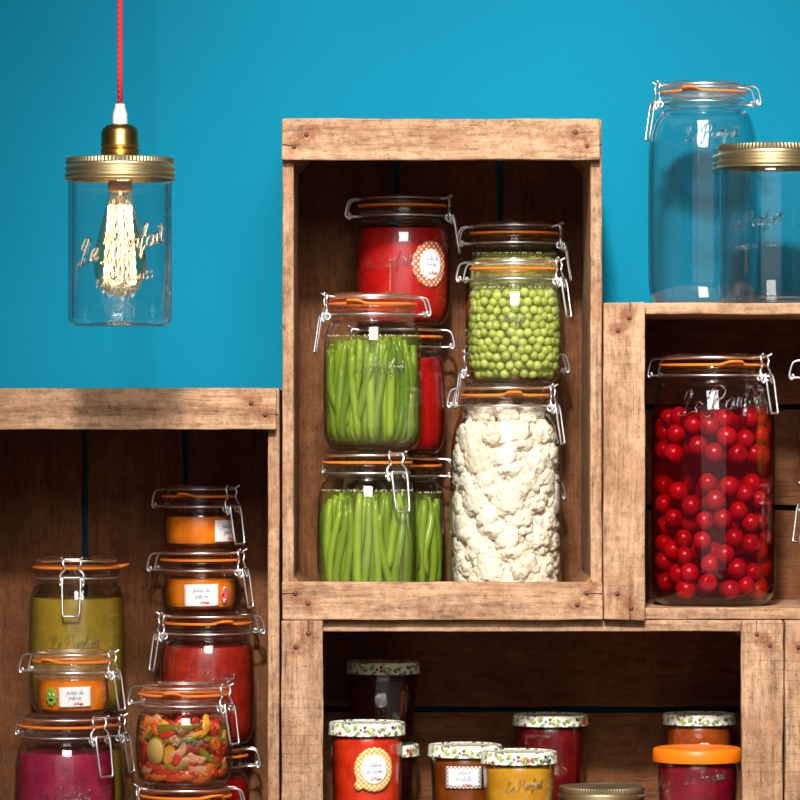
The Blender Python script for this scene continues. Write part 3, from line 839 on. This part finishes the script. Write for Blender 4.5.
# --- mixed vegetables
j = veg_jar
fill(j, 'pickling_oil', 'amber liquid around the mixed pickled vegetables', 'oil', W['oil'], 722)
def ribbon(pts, nrm, w, th, n=10):
    """strip with an oval section; nrm = direction across its thickness at each point"""
    V, F = [], []; m = len(pts)
    for k in range(m):
        tg = (pts[min(k+1, m-1)] - pts[max(k-1, 0)]).normalized(); nn = nrm[k]; sd = tg.cross(nn).normalized()
        f = min(1, .45 + 2.4 * min(k, m-1-k) / m)
        for i in range(n):
            a = 2 * PI * i / n; V.append(pts[k] + sd * (w * f * math.cos(a)) + nn * (th * math.sin(a)))
    for k in range(m - 1):
        for i in range(n): F.append((k*n+i, k*n+(i+1) % n, (k+1)*n+(i+1) % n, (k+1)*n+i))
    F.append(tuple(range(n))); F.append(tuple((m-1)*n+i for i in range(n)))
    return V, F
def strip_on_wall(name, label, cat, mat, a, z, length, ang_, w, th, off, group, curl=0):
    pts, nr = [], []
    for i in range(12):
        q = i / 11 - .5
        zz = z + math.sin(ang_ + curl * q) * length * q; R_ = max(.006, min(rin(j, zz), rin(j, zz + w * .8), rin(j, max(.012, zz - w))) - off)
        aa = a + math.cos(ang_ + curl * q) * length * q / R_
        nn = Vector((math.sin(aa), -math.cos(aa), 0)); pts.append(nn * R_ + Vector((0, 0, zz))); nr.append(nn)
    c = sum(pts, Vector()) / 12
    V, F = ribbon([p - c for p in pts], nr, w, th)
    tag(mesh_obj(name, V, F, mat, None, loc=c + Vector((j.X, j.Y, j.base))), label, cat, group)
rs = random.Random(9)
zof = lambda py: PZ(py, j.Y) - j.base
kinds = {
 'g': ('pepper_strip', 'strip of green pepper among the pickled vegetables', 'pepper', W['greenpep'], 'green pepper strips'),
 'r': ('pepper_piece', 'piece of red pepper among the pickled vegetables', 'pepper', W['redpep'], 'red pepper pieces'),
 'y': ('pepper_piece', 'piece of yellow pepper among the pickled vegetables', 'pepper', W['yellowpep'], 'yellow pepper pieces'),
 'o': ('onion_slice', 'pink curl of onion among the pickled vegetables', 'onion', W['onion'], 'onion slices'),
 'c': ('carrot_piece', 'orange carrot chunk among the pickled vegetables', 'carrot', W['carrotp'], 'carrot chunks'),
}
def vp(k, a, py, L, an, w, th=.0022, off=.0036, curl=0):
    n_, l_, c_, m_, g_ = kinds[k]; strip_on_wall(n_, l_, c_, m_, a, zof(py), L, an, w, th, off, g_, curl)
# outer pieces placed after the photo (angle from the front, height), then filler behind
for a, py, k, L, an, w, cu in [(-.55, 727, 'g', .044, .25, .0042, -.5), (.15, 724, 'g', .030, .1, .0036, .3), (.62, 722, 'y', .020, 1.2, .0052, 0), (.95, 724, 'r', .018, .9, .0050, 0),
        (-.35, 732, 'r', .016, .2, .0046, 0), (.0, 738, 'g', .040, .15, .0034, .3), (.55, 752, 'g', .048, -.75, .0036, .35), (.85, 738, 'g', .030, -.05, .0036, 0), (1.0, 744, 'r', .016, .1, .0040, 0),
        (-.30, 752, 'y', .020, 1.3, .0062, 0), (-.08, 751, 'o', .026, .5, .0046, 1.3), (.2, 760, 'r', .020, .4, .0056, 0), (.05, 757, 'o', .024, .3, .0034, -1.2), (.33, 757, 'o', .02, -.3, .0046, 1.0),
        (.42, 745, 'r', .018, .3, .0040, 0), (-.1, 764, 'g', .030, .2, .0042, .6), (-.7, 764, 'r', .024, -.2, .0056, 0), (-.35, 768, 'r', .026, .2, .0056, 0), (.35, 767, 'o', .022, -.2, .0050, .7),
        (.7, 766, 'c', .022, .6, .0058, 0), (.95, 757, 'r', .02, .7, .0052, 0), (.1, 772, 'c', .022, .1, .0050, 0), (.5, 774, 'c', .024, .3, .0052, 0), (-.6, 774, 'c', .02, .1, .0048, 0), (-.2, 775, 'r', .022, 0, .0046, 0),
        (-1.0, 733, 'y', .02, .9, .005, 0), (-1.1, 750, 'r', .022, 1.2, .005, 0), (-1.0, 768, 'o', .022, .2, .005, 0), (1.2, 770, 'c', .02, .1, .005, 0), (1.25, 735, 'y', .02, 1.0, .005, 0), (-.85, 721, 'c', .018, .2, .004, 0), (.4, 732, 'y', .016, .2, .004, 0)]:
    vp(k, a, py, L, an, w, curl=cu)
def chunk(k, a, py, sx, off, seed):
    n_, l_, c_, m_, g_ = kinds[k]; rr_ = random.Random(seed); o_ = Vector((seed * 1.7, seed * .9, seed * 2.3))
    f = (rr_.uniform(.6, 1.15), rr_.uniform(.35, .6), rr_.uniform(.5, 1.1)); tw = Matrix.Rotation(rr_.uniform(-1.2, 1.2), 3, 'Y') @ Matrix.Rotation(rr_.uniform(-.4, .4), 3, 'X')
    def fn(v):
        q = Vector((max(-.72, min(.72, v.x)), max(-.72, min(.72, v.y)), max(-.72, min(.72, v.z)))) * 1.25
        q += Vector((noise.noise(v * 1.6 + o_), noise.noise(v * 1.6 + o_ + Vector((7, 0, 0))), noise.noise(v * 1.6 + o_ + Vector((0, 7, 0))))) * .42
        return tw @ Vector((q.x * f[0], q.y * f[1], q.z * f[2])) * sx
    V, F = ico(3, fn)
    z_ = zof(py); R_ = rin(j, z_) - off; c = Vector((R_ * math.sin(a), -R_ * math.cos(a), z_))
    V = [Matrix.Rotation(a, 3, 'Z') @ v for v in V]
    out = []
    for v in V:                       # pressed against the glass, never through it
        w_ = v + c; lim = rin(j, max(.008, min(j.zn, w_.z))) - .0006; h_ = math.hypot(w_.x, w_.y)
        if h_ > lim: w_.x *= lim / h_; w_.y *= lim / h_
        if w_.z < .0062: w_.z = .0062
        out.append(w_ - c)
    tag(mesh_obj(n_, out, F, m_, None, loc=c + Vector((j.X, j.Y, j.base))), l_, c_, g_)
for q in range(46):
    a = rs.uniform(-1.5, 1.5); py = rs.choice((720, 727, 735, 742, 750, 758, 765, 771)) + rs.uniform(-3, 3)
    chunk(rs.choice('rrcocyo' if py > 755 else 'rrcogoc'), a, py, rs.uniform(.0042, .0066), rs.uniform(.003, .006), 100 + q)
for lay, off in ((0, .0095), (1, .016)):
    for py in (724, 732, 740, 748, 756, 764, 771):
        for q in range(9):
            a = -1.9 + 3.8 * q / 8 + rs.uniform(-.15, .15)
            vp(rs.choice('rrcyogr'), a, py + rs.uniform(-2, 2), rs.uniform(.016, .024), rs.uniform(-1, 1), rs.uniform(.0044, .006), .003, off)
# courgette slice with its rim of skin
a = -.62; zc_ = zof(748); R_ = rin(j, zc_) - .0035
nn = Vector((math.sin(a), -math.cos(a), 0)); cs = thing('courgette_slice', 'pale yellow courgette slice with darker skin among the pickled vegetables', 'courgette', Vector((j.X, j.Y, j.base + zc_)) + nn * R_)
cs.rotation_euler = (PI / 2, 0, a)
V, F, U = lathe([(.0003, -.002), (.0098, -.002), (.0104, 0), (.0098, .002), (.0003, .0021)], 32); mesh_obj('flesh', [(v[0], v[1] * 1.25, v[2]) for v in V], F, W['courg'], cs)
V, F, U = lathe([(.0104, -.002), (.0114, -.0012), (.0114, .0012), (.0104, .002)], 32, closed=True); mesh_obj('skin', [(v[0], v[1] * 1.25, v[2]) for v in V], F, W['courgskin'], cs)

# --- raised lettering on the jars
logo(red_top, -16, 268, .0066, rise=.12)
logo(beans_top, 8, 372, .0064, rise=.05)
logo(cherry_jar, 10, 410, .0112, .0013, rise=.10, mat=W['embossclear'])
logo(empty, 6, 142, .0070, .0010, rise=.1, mat=W['embossclear'])
logo(olive_top, 1, 646, .0062, rise=.05)
logo(pink, 2, 797, .0066, rise=.05)
logo(sauce_jar, 6, 683, .0064, rise=.1)
logo(peas, -6, 322, .0040)
logo(veg_jar, 6, 742, .0040)

# --- paper labels
def writing(parent, lines, a0, R, zc, size, mat, lh):
    for k, tx in enumerate(lines):
        wrap_text('writing', list(tx), size, a0, zc - k * lh, R, .00016, mat, parent, slant=.2, n=4)
def mini_logo(parent, a0, R, z, size):
    wrap_text('red_mark', LOGO, size, a0, z, R, .00026, W['redink'], parent, n=4)
# round dotted label
j = red_top; a0 = ang(j, 431); R_ = j.R + .0004; zc_ = PZ(265.5, j.Y) - j.base
lb = patch('paper_label', ell(.0222, .0240, 96, .0005, 16), a0, zc_, R_, W['dots'], j.root)
inn = patch('label_centre', ell(.0142, .0158, 48), a0, zc_, R_ + .0003, W['paper'], lb, label='white oval centre of the label')
writing(lb, ['Coulis de', 'tomate'], a0, R_ + .0005, zc_ + .004, .0026, W['ink'], .0064); mini_logo(lb, a0 + .04, R_ + .0005, zc_ - .0105, .0013)
def rect_label(j, px, py, w, h, lines, size, rot=0, border=None, off=None):
    a0 = ang(j, px) if off is None else off; zc_ = PZ(py, j.Y) - j.base; R_ = prof_r(j.prof, zc_) + .0005
    c, s_ = math.cos(rot), math.sin(rot)
    if border:
        lb = patch('paper_label', rect(w, h), a0, zc_, R_, border, j.root); patch('label_centre', rect(w - .005, h - .005), a0, zc_, R_ + .0003, W['paper'], lb)
    else:
        lb = patch('paper_label', [(u * c - v * s_, u * s_ + v * c) for u, v in rect(w, h)], a0, zc_, R_, W['paper'], j.root)
    writing(lb, lines, a0, R_ + .0005, zc_ + h * .14, size, W['ink'], h * .28); mini_logo(lb, a0 + .1, R_ + .0005, zc_ - h * .38, .0011)
    return lb
rect_label(small_low, 203, 594, .037, .0225, ['purée de', 'potiron'], .0028, .02)
rect_label(small_top, 233, 530.5, .036, .0225, ['purée de', 'potiron'], .0028, 0, off=1.02)
rect_label(sticker_jar, 77.5, 695, .0335, .0200, ['purée de', 'potiron'], .0027, .03)
def eye(j, parent, a, z, R_, r=.0022):
    patch('eye', ell(r, r, 20), a, z, R_ + .0003, W['paper'], parent, 2); patch('pupil', ell(r * .5, r * .5, 16), a, z, R_ + .0006, W['black'], parent, 2)
j = small_low; zc_ = PZ(594, j.Y) - j.base; R_ = prof_r(j.prof, zc_) + .0005; a0 = ang(j, 225)
st = patch('pink_sticker', ell(.0048, .0078, 40), a0, zc_, R_, W['pink_sticker'], j.root)
eye(j, st, a0, zc_ + .0062, R_); eye(j, st, a0, zc_ - .0062, R_); patch('dark_spot', ell(.0011, .0016, 16), a0 - .07, zc_, R_ + .0003, W['black'], st, 2)
j = sticker_jar; zc_ = PZ(695, j.Y) - j.base; R_ = prof_r(j.prof, zc_) + .0005; a0 = ang(j, 54)
st = patch('green_sticker', ell(.0066, .0088, 60, .0006, 9), a0, zc_, R_, W['green_sticker'], j.root)
eye(j, st, a0 - .07, zc_ + .002, R_, .0015); eye(j, st, a0 + .07, zc_ + .002, R_, .0015); patch('mouth', ell(.0030, .0012, 20), a0, zc_ - .003, R_ + .0003, W['black'], st, 2)

# ------------------------------------------------------------------ jam jars and screw lids
def jam_jar(label, name, cx, top, base, Y, rl, rb, fillname, filllabel, fmat, lid='floral', facets=0, lidh=12, H=None, logo_at=None, scallop=False):
    s = sc(Y); j = Jar(); j.Y = Y; j.s = s; j.X = PX(cx, Y); j.base = base
    H = j.H = (PZ(top, Y) - base) if H is None else H; j.top = base + H
    rl *= s / 1000; rb *= s / 1000; j.R = rb; lh = lidh * s / 1000
    root = j.root = thing(name, label, 'jar', (j.X, Y, base), 'jam jars on the crate floor')
    zt = H - lh - .001
    p = [(rb * .80, .001), (rb * .86, 0), (rb * .895, .003), (rb * .91, .008)] + [(rb * (.91 + .09 * k / 5), .008 + (zt - .016) * k / 5) for k in range(1, 6)] + [(rb * 1.0, zt - .004), (rb * .985, zt)]
    j.prof = p
    def md(r, z, a):
        if scallop and r > rb * .5: 
            k = abs(math.sin(a * 6)); d = max(0, 1 - max(0, z - .032 - .010 * k) / .004) if z > .01 else 0
            return r - .0016 * min(1, d) * (1 - .4 * k)
        if not facets or r < rb * .5 or z > zt - .012: return r
        st = 2 * PI / facets; d = (a + st / 2) % st - st / 2
        return r * (math.cos(st / 2) / math.cos(d)) * .3 + r * .7 + .0001
    inn = [(r - .0009, max(z, .005)) for r, z in reversed(p)][:-2]
    dens = []
    for k in range(len(p) - 1):
        nn_ = 5 if scallop else 1
        for i in range(nn_): dens.append((p[k][0] + (p[k+1][0] - p[k][0]) * i / nn_, p[k][1] + (p[k+1][1] - p[k][1]) * i / nn_))
    dens.append(p[-1])
    V, F, U = lathe([(.0006, .003)] + dens + [(rb * .97, H - .003), (rb * .94, H - .003)] + inn + [(.0006, .0065)], 96, mod=md)
    j.body = mesh_obj('glass_body', V, F, W['glass'], root, sharp=.6)
    z0 = H - lh
    if lid == 'floral':
        lp = [(.0006, H - .0012), (rl - .006, H - .0012), (rl - .0045, H), (rl - .002, H), (rl - .0006, H - .0008), (rl, H - .0026), (rl, z0 + .002), (rl + .0005, z0 + .0008), (rl, z0), (rl - .0012, z0), (rl - .0014, H - .002), (.0006, H - .0026)]
        V, F, U = lathe(lp, 96); j.lid = mesh_obj('leaf_print_lid', V, F, W['floral'], root, sharp=.7, uvs=U)
    elif lid == 'orange':
        lp = [(.0006, H - .001), (rl - .008, H - .001), (rl - .004, H), (rl - .001, H - .0012), (rl, H - .003), (rl + .0004, z0 + .001), (rl, z0), (rl - .0016, z0), (rl - .0018, H - .003), (.0006, H - .0034)]
        V, F, U = lathe(lp, 96); j.lid = mesh_obj('orange_lid', V, F, W['orangelid'], root, sharp=.7)
    else:
        gold_lid(root, H, rl, lh)
    pts = [(r - .0013, z) for r, z in p if z > .007]
    prof = [(.0006, .0070), (pts[0][0] - .003, .0070)] + pts
    zf = z0 - .0015
    prof = [q for q in prof if q[1] < zf - .001] + [(rb * .965 - .0012, zf - .0004), (rb * .95 - .002, zf), (.0006, zf)]
    V, F, U = lathe(prof, 96, mod=(lambda r, z, a: md(r, z, a) if r > rb * .6 else r) if (facets or scallop) else None)
    tag(mesh_obj(fillname, V, F, fmat, None, sharp=.8, loc=(j.X, Y, base)), filllabel, 'jam')
    if logo_at:
        x, y, sz = logo_at; z = PZ(y, Y) - base
        wrap_text('embossed_lettering', LOGO, sz, x / 1000 * s / rb, z, lambda z: prof_r(p, z), .0007, W['emboss'], j.body, rise=.12)
    return j
def gold_lid(root, H, rl, lh, dark=False):
    """two-piece screw lid: knurled rim, two rolled bands"""
    z0 = H - lh
    def kn(r, z, a): return r + (.00035 * math.cos(a * 90) if z > H - lh * .28 and r > rl * .93 else 0)
    lp = [(.0006, H - .0008), (rl * .88, H - .0008), (rl * .90, H), (rl * .94, H), (rl * .955, H - .0008), (rl * .958, H - lh * .24), (rl * .945, H - lh * .28), (rl * .95, H - lh * .36), (rl * .985, H - lh * .44), (rl * .985, H - lh * .52), (rl * .95, H - lh * .58),
          (rl * .95, H - lh * .66), (rl * .99, H - lh * .72), (rl * .99, H - lh * .80), (rl * .955, H - lh * .85), (rl * .975, H - lh * .9), (rl, H - lh * .95), (rl, z0), (rl * .97, z0), (rl * .93, z0 + lh * .3), (rl * .92, H - .002), (.0006, H - .0022)]
    V, F, U = lathe(lp, 360, mod=kn); return mesh_obj('screw_lid', V, F, W['gold'], root, sharp=.6)
plum_low = jam_jar('dark plum jam jar partly hidden behind the bright red jam, under another dark jar', 'jam_jar', 383, 743.5, FL_L, .183, 36.3, 34, 'plum_jam', 'almost black jam in the lower of the two dark jars', W['plum'], facets=12)
plum_top = jam_jar('dark plum jam jar stacked on another, with leaf-printed lid', 'jam_jar', 383, 661, plum_low.top, .183, 36.6, 34.3, 'plum_jam', 'almost black jam in the upper of the two dark jars', W['plum'], facets=12)
carrot = jam_jar('bright red jam jar with a round yellow patterned label', 'jam_jar', 367, 721.5, FL_L, .058, 38.2, 36, 'carrot_jam', 'bright orange red jam behind the round yellow label', W['carrot'], lidh=13)
amber = jam_jar('amber jam jar with a rectangular bordered label', 'jam_jar', 465, 744, FL_L, .112, 37, 34.3, 'amber_jam', 'brown amber jam behind the rectangular label', W['amber'], lidh=12)
yellow = jam_jar('yellow jelly jar with raised lettering and leaf-printed lid', 'jam_jar', 519, 750.5, FL_L, .052, 38, 35.6, 'yellow_jelly', 'golden yellow jelly in the small jar', W['honey'], lidh=12.5, logo_at=(5, 787, .0046))
deep = jam_jar('dark red jam jar with leaf-printed lid at the rear, between yellow jelly and gold lid', 'jam_jar', 550.5, 714, FL_L, .183, 37.6, 34.6, 'dark_red_jam', 'dark red jam in the jar behind the yellow jelly', W['darkred'], facets=12, lidh=11)
rust_j = jam_jar('rust orange jam jar with leaf-printed lid behind the orange-lidded jar', 'jam_jar', 699, 713, FL_L, .183, 36.2, 33.5, 'rust_orange_jam', 'rust orange jam behind the orange plastic lid', W['rustjam'], lidh=11)
berry = jam_jar('berry red jam jar with a flat orange plastic lid', 'jam_jar', 697.5, 747, FL_L, .066, 44.7, 40.3, 'berry_jam', 'deep berry red jam under the orange plastic lid', W['berry'], lid='orange', lidh=14, logo_at=(6, 779, .0050), scallop=True)
goldj = jam_jar('jar with a gold screw lid, only the lid in view', 'screw_top_jar', 601.5, 786, FL_L, .086, 44.7, 42, 'pale_jam', 'filling below the gold screw lid', W['amber'], lid='gold', lidh=20)

def lid_text(j, px, tokens, font, size, mat, width, slant=0):
    rl = max(math.hypot(v.co.x, v.co.y) for v in j.lid.data.vertices)
    zc_ = j.H - .0098; a0 = math.asin(max(-.97, min(.97, (PX(px, j.Y) - j.X) / rl)))
    wrap_text('print', tokens, size, a0, zc_, rl + .0001, width, mat, j.lid, slant=slant, font=font, track=.12, n=4)
lid_text(yellow, 528, list('FAIT'), BK, .0030, W['redink'], .0005); lid_text(yellow, 545, list('maison'), GL, .0030, W['black'], .0003, .15)
lid_text(plum_low, 411, list('FAIT'), BK, .0030, W['redink'], .0005)
lid_text(deep, 583, list('FAIT'), BK, .0030, W['redink'], .0005)
# jam labels
j = carrot; zc_ = PZ(767, j.Y) - j.base; R_ = prof_r(j.prof, zc_) + .0012; a0 = ang(j, 374.5)
o_ = ell(.0208, .0222, 96, .0004, 24)
o_ = [(u - (.004 if 3.75 < math.atan2(v, u) % (2 * PI) < 4.15 else 0), v - (.004 if 3.75 < math.atan2(v, u) % (2 * PI) < 4.15 else 0)) for u, v in o_]
lb = patch('paper_label', o_, a0, zc_, R_, W['lattice'], j.root); patch('label_centre', ell(.0142, .0150, 48), a0, zc_, R_ + .0003, W['paper'], lb, label='white round centre of the label')
writing(lb, ['Confiture', 'de carotte'], a0, R_ + .0005, zc_ + .0030, .0023, W['ink'], .0066); mini_logo(lb, a0 + .05, R_ + .0005, zc_ - .0105, .0013)
j = amber; rect_label(j, 463, 775, .0385, .0225, ['Confiture', 'mirabelle'], .0025, 0, W['greylattice'])
j = rust_j; zc_ = PZ(757, j.Y) - j.base; R_ = prof_r(j.prof, zc_) + .0012; a0 = ang(j, 702)
lb = patch('paper_label', ell(.0172, .0172, 60), a0, zc_, R_, W['greylattice'], j.root); patch('label_centre', ell(.011, .011, 40), a0, zc_, R_ + .0003, W['paper'], lb)

# --- empty screw-top jar on the crate
def screw_glass(root, H, r, neck, lh):
    p = [(r * .86, .0012), (r * .90, 0)]
    for k in range(6):
        a = PI / 2 * k / 5; p.append((r - .007 + .007 * math.sin(a), .008 - .008 * math.cos(a)))
    p += [(r, H * .3), (r, H * .6), (r, H - lh - .006), (r * 1.005, H - lh - .003), (r * .985, H - lh), (r * .93, H - lh + .002), (r * .93, H - .003)]
    inn = [(q - .0032, max(z, .007)) for q, z in reversed(p)][:-2]
    V, F, U = lathe([(.0006, .005)] + p + inn + [(.0006, .0095)], 96)
    return mesh_obj('glass_body', V, F, W['glass_clear'], root, sharp=.7)
Y = .062; s = sc(Y)
sj = thing('screw_top_jar', 'empty straight-sided jar with a gold screw lid, in front of the tall empty jar', 'jar', (PX(771, Y), Y, CR_TOP), None)
H = PZ(145, Y) - CR_TOP
bd_ = screw_glass(sj, H, 51.5 * s / 1000, 0, .024); gold_lid(sj, H, 55 * s / 1000, .024)
R_ = 51.5 * s / 1000
wrap_text('embossed_lettering', LOGO, .0066, -.42, PZ(228, Y) - CR_TOP, R_, .00095, W['embossclear'], bd_, rise=.10)
wrap_text('embossed_lettering', list('FAMILIA WISS'), .0036, -.40, PZ(250, Y) - CR_TOP, R_, .0007, W['embossclear'], bd_, font=BK, rise=.1, track=.3)

# ------------------------------------------------------------------ pendant lamp
Y = -.30; s = sc(Y); k_ = s / 1000
zb = PZ(326, Y); lamp = thing('pendant_lamp', 'glass jar pendant lamp with glowing filament bulb on a red cord', 'lamp', (PX(120, Y), Y, zb))
z = lambda py: PZ(py, Y) - zb
H = z(158); lh = 22 * k_
lb_ = screw_glass(lamp, H, 51.8 * k_, 0, lh); gold_lid(lamp, H, 56 * k_, lh)
R_ = 51.8 * k_
wrap_text('embossed_lettering', LOGO, .0104, 0.10, z(255), R_, .0013, W['embossclear'], lb_, rise=.26)
wrap_text('embossed_lettering', list('FAMILIA WISS'), .0044, .18, z(284), R_, .0007, W['embossclear'], lb_, font=BK, rise=.18, track=.3)
V, F, U = lathe([(20 * k_, H - .001), (20 * k_, z(155)), (18.5 * k_, z(154)), (19.5 * k_, z(150)), (18 * k_, z(148)), (19.6 * k_, z(145)), (18.8 * k_, z(143)), (18.8 * k_, z(133)), (17.5 * k_, z(129)), (14 * k_, z(125.5)), (8 * k_, z(123.8)), (.0006, z(123.5))], 64)
mesh_obj('brass_socket', V, F, W['brass'], lamp, sharp=.7)
V, F, U = lathe([(7.5 * k_, z(124)), (7.3 * k_, z(114)), (5.2 * k_, z(108)), (4.8 * k_, z(104)), (.0006, z(103.8))], 40); mesh_obj('cord_grip', V, F, W['grip'], lamp, sharp=.8)
V, F = tubes([([(0, 0, z(105) + .6 * q / 20) for q in range(21)], False, 2.7 * k_)], .002, 14); mesh_obj('cord', V, F, W['redcord'], lamp)
V, F, U = lathe([(12 * k_, z(181)), (12.5 * k_, z(190)), (10 * k_, z(192)), (.0006, z(193))], 40); mesh_obj('lamp_holder', V, F, W['brass'], lamp)
bp = [(11 * k_, z(190)), (12 * k_, z(198)), (16 * k_, z(214)), (21 * k_, z(232)), (25 * k_, z(250)), (26.5 * k_, z(263)), (25 * k_, z(276)), (20 * k_, z(287)), (12 * k_, z(293)), (5 * k_, z(295.5)), (.0006, z(296))]
bp = [(q.x, q.y) for q in catmull([(a, b, 0) for a, b in bp], 4)]
V, F, U = lathe(bp, 56); bulb = mesh_obj('bulb', V, F, W['bulbglass'], lamp)
paths = []
N = 10
for k in range(N):
    a = 2 * PI * k / N + .2; r0, r1 = 11.5 * k_, 16 * k_
    paths.append(([((r0 + (r1 - r0) * q / 24 + .0006 * math.sin(q * 2.1 + k)) * math.sin(a + .06 * math.sin(q * 1.3 + k)), -(r0 + (r1 - r0) * q / 24) * math.cos(a), z(209 - 3 * (k % 2)) + (z(281) - z(209)) * q / 24) for q in range(25)], False))
    r_, zz = (r1, z(281)) if k % 2 else (r0, z(209))
    a2 = 2 * PI * (k + 1) / N + .2
    paths.append(([(r_ * math.sin(a + (a2 - a) * q / 6), -r_ * math.cos(a + (a2 - a) * q / 6), zz + (.003 if not k % 2 else -.003) * math.sin(PI * q / 6)) for q in range(7)], False))
V, F = tubes(paths, .00055, 6); mesh_obj('filament', V, F, W['filament'], bulb)
V, F, U = lathe([(5 * k_, z(192)), (4 * k_, z(205)), (2.2 * k_, z(212)), (1.6 * k_, z(262)), (2.4 * k_, z(266)), (.0006, z(267))], 20)
mesh_obj('glass_stem', V, F, W['bulbglass'], bulb)

# ------------------------------------------------------------------ light, world, camera
def area(name, loc, tgt, sx, sy, power, col=(1, 1, 1)):
    l = bpy.data.lights.new(name, 'AREA'); l.shape = 'RECTANGLE'; l.size = sx; l.size_y = sy; l.energy = power; l.color = col
    o = bpy.data.objects.new(name, l); C.objects.link(o); o.location = loc
    o.rotation_euler = (Vector(tgt) - Vector(loc)).to_track_quat('-Z', 'Y').to_euler(); o['kind'] = 'helper'; return o
l = bpy.data.lights.new('key_light', 'SPOT'); l.energy = 1150; l.color = (1, .968, .93); l.spot_size = math.radians(20.5); l.spot_blend = 1; l.shadow_soft_size = .15
ko = bpy.data.objects.new('key_light', l); C.objects.link(ko); ko.location = (-.15, -3.8, 2.5); ko['kind'] = 'helper'
ko.rotation_euler = (Vector((.16, .1, .02)) - ko.location).to_track_quat('-Z', 'Y').to_euler()
area('softbox', (.12, -2.35, 1.45), (.05, .1, -.05), 1.1, 1.6, 58, (1, .97, .93))
area('added_fill', (0, -5.2, .6), (0, 0, 0), 4.5, 3.2, 12, (1, .97, .94))  # unseen fill light, added to brighten steel wires and crate interiors
w = bpy.data.worlds.new('studio'); SC.world = w; w.use_nodes = True
bg = w.node_tree.nodes['Background']; bg.inputs[0].default_value = (.9, .95, 1, 1); bg.inputs[1].default_value = .035
cam = bpy.data.cameras.new('camera'); co = bpy.data.objects.new('camera', cam); C.objects.link(co)
co.location = (0, -D, EYE); co.rotation_euler = (PI / 2, 0, 0)
cam.sensor_width = 36; cam.lens = 36 * D / .8; cam.shift_y = -EYE / .8; cam.clip_start = .05; cam.clip_end = 50
SC.camera = co
SC.view_settings.view_transform = 'Standard'; SC.view_settings.look = 'None'; SC.view_settings.exposure = .13; SC.view_settings.gamma = 1
SC.view_settings.use_curve_mapping = False
cy = SC.cycles
cy.max_bounces = 14; cy.transparent_max_bounces = 48; cy.transmission_bounces = 10; cy.glossy_bounces = 6; cy.diffuse_bounces = 4; cy.volume_bounces = 0
cy.use_denoising = True; cy.sample_clamp_indirect = 6
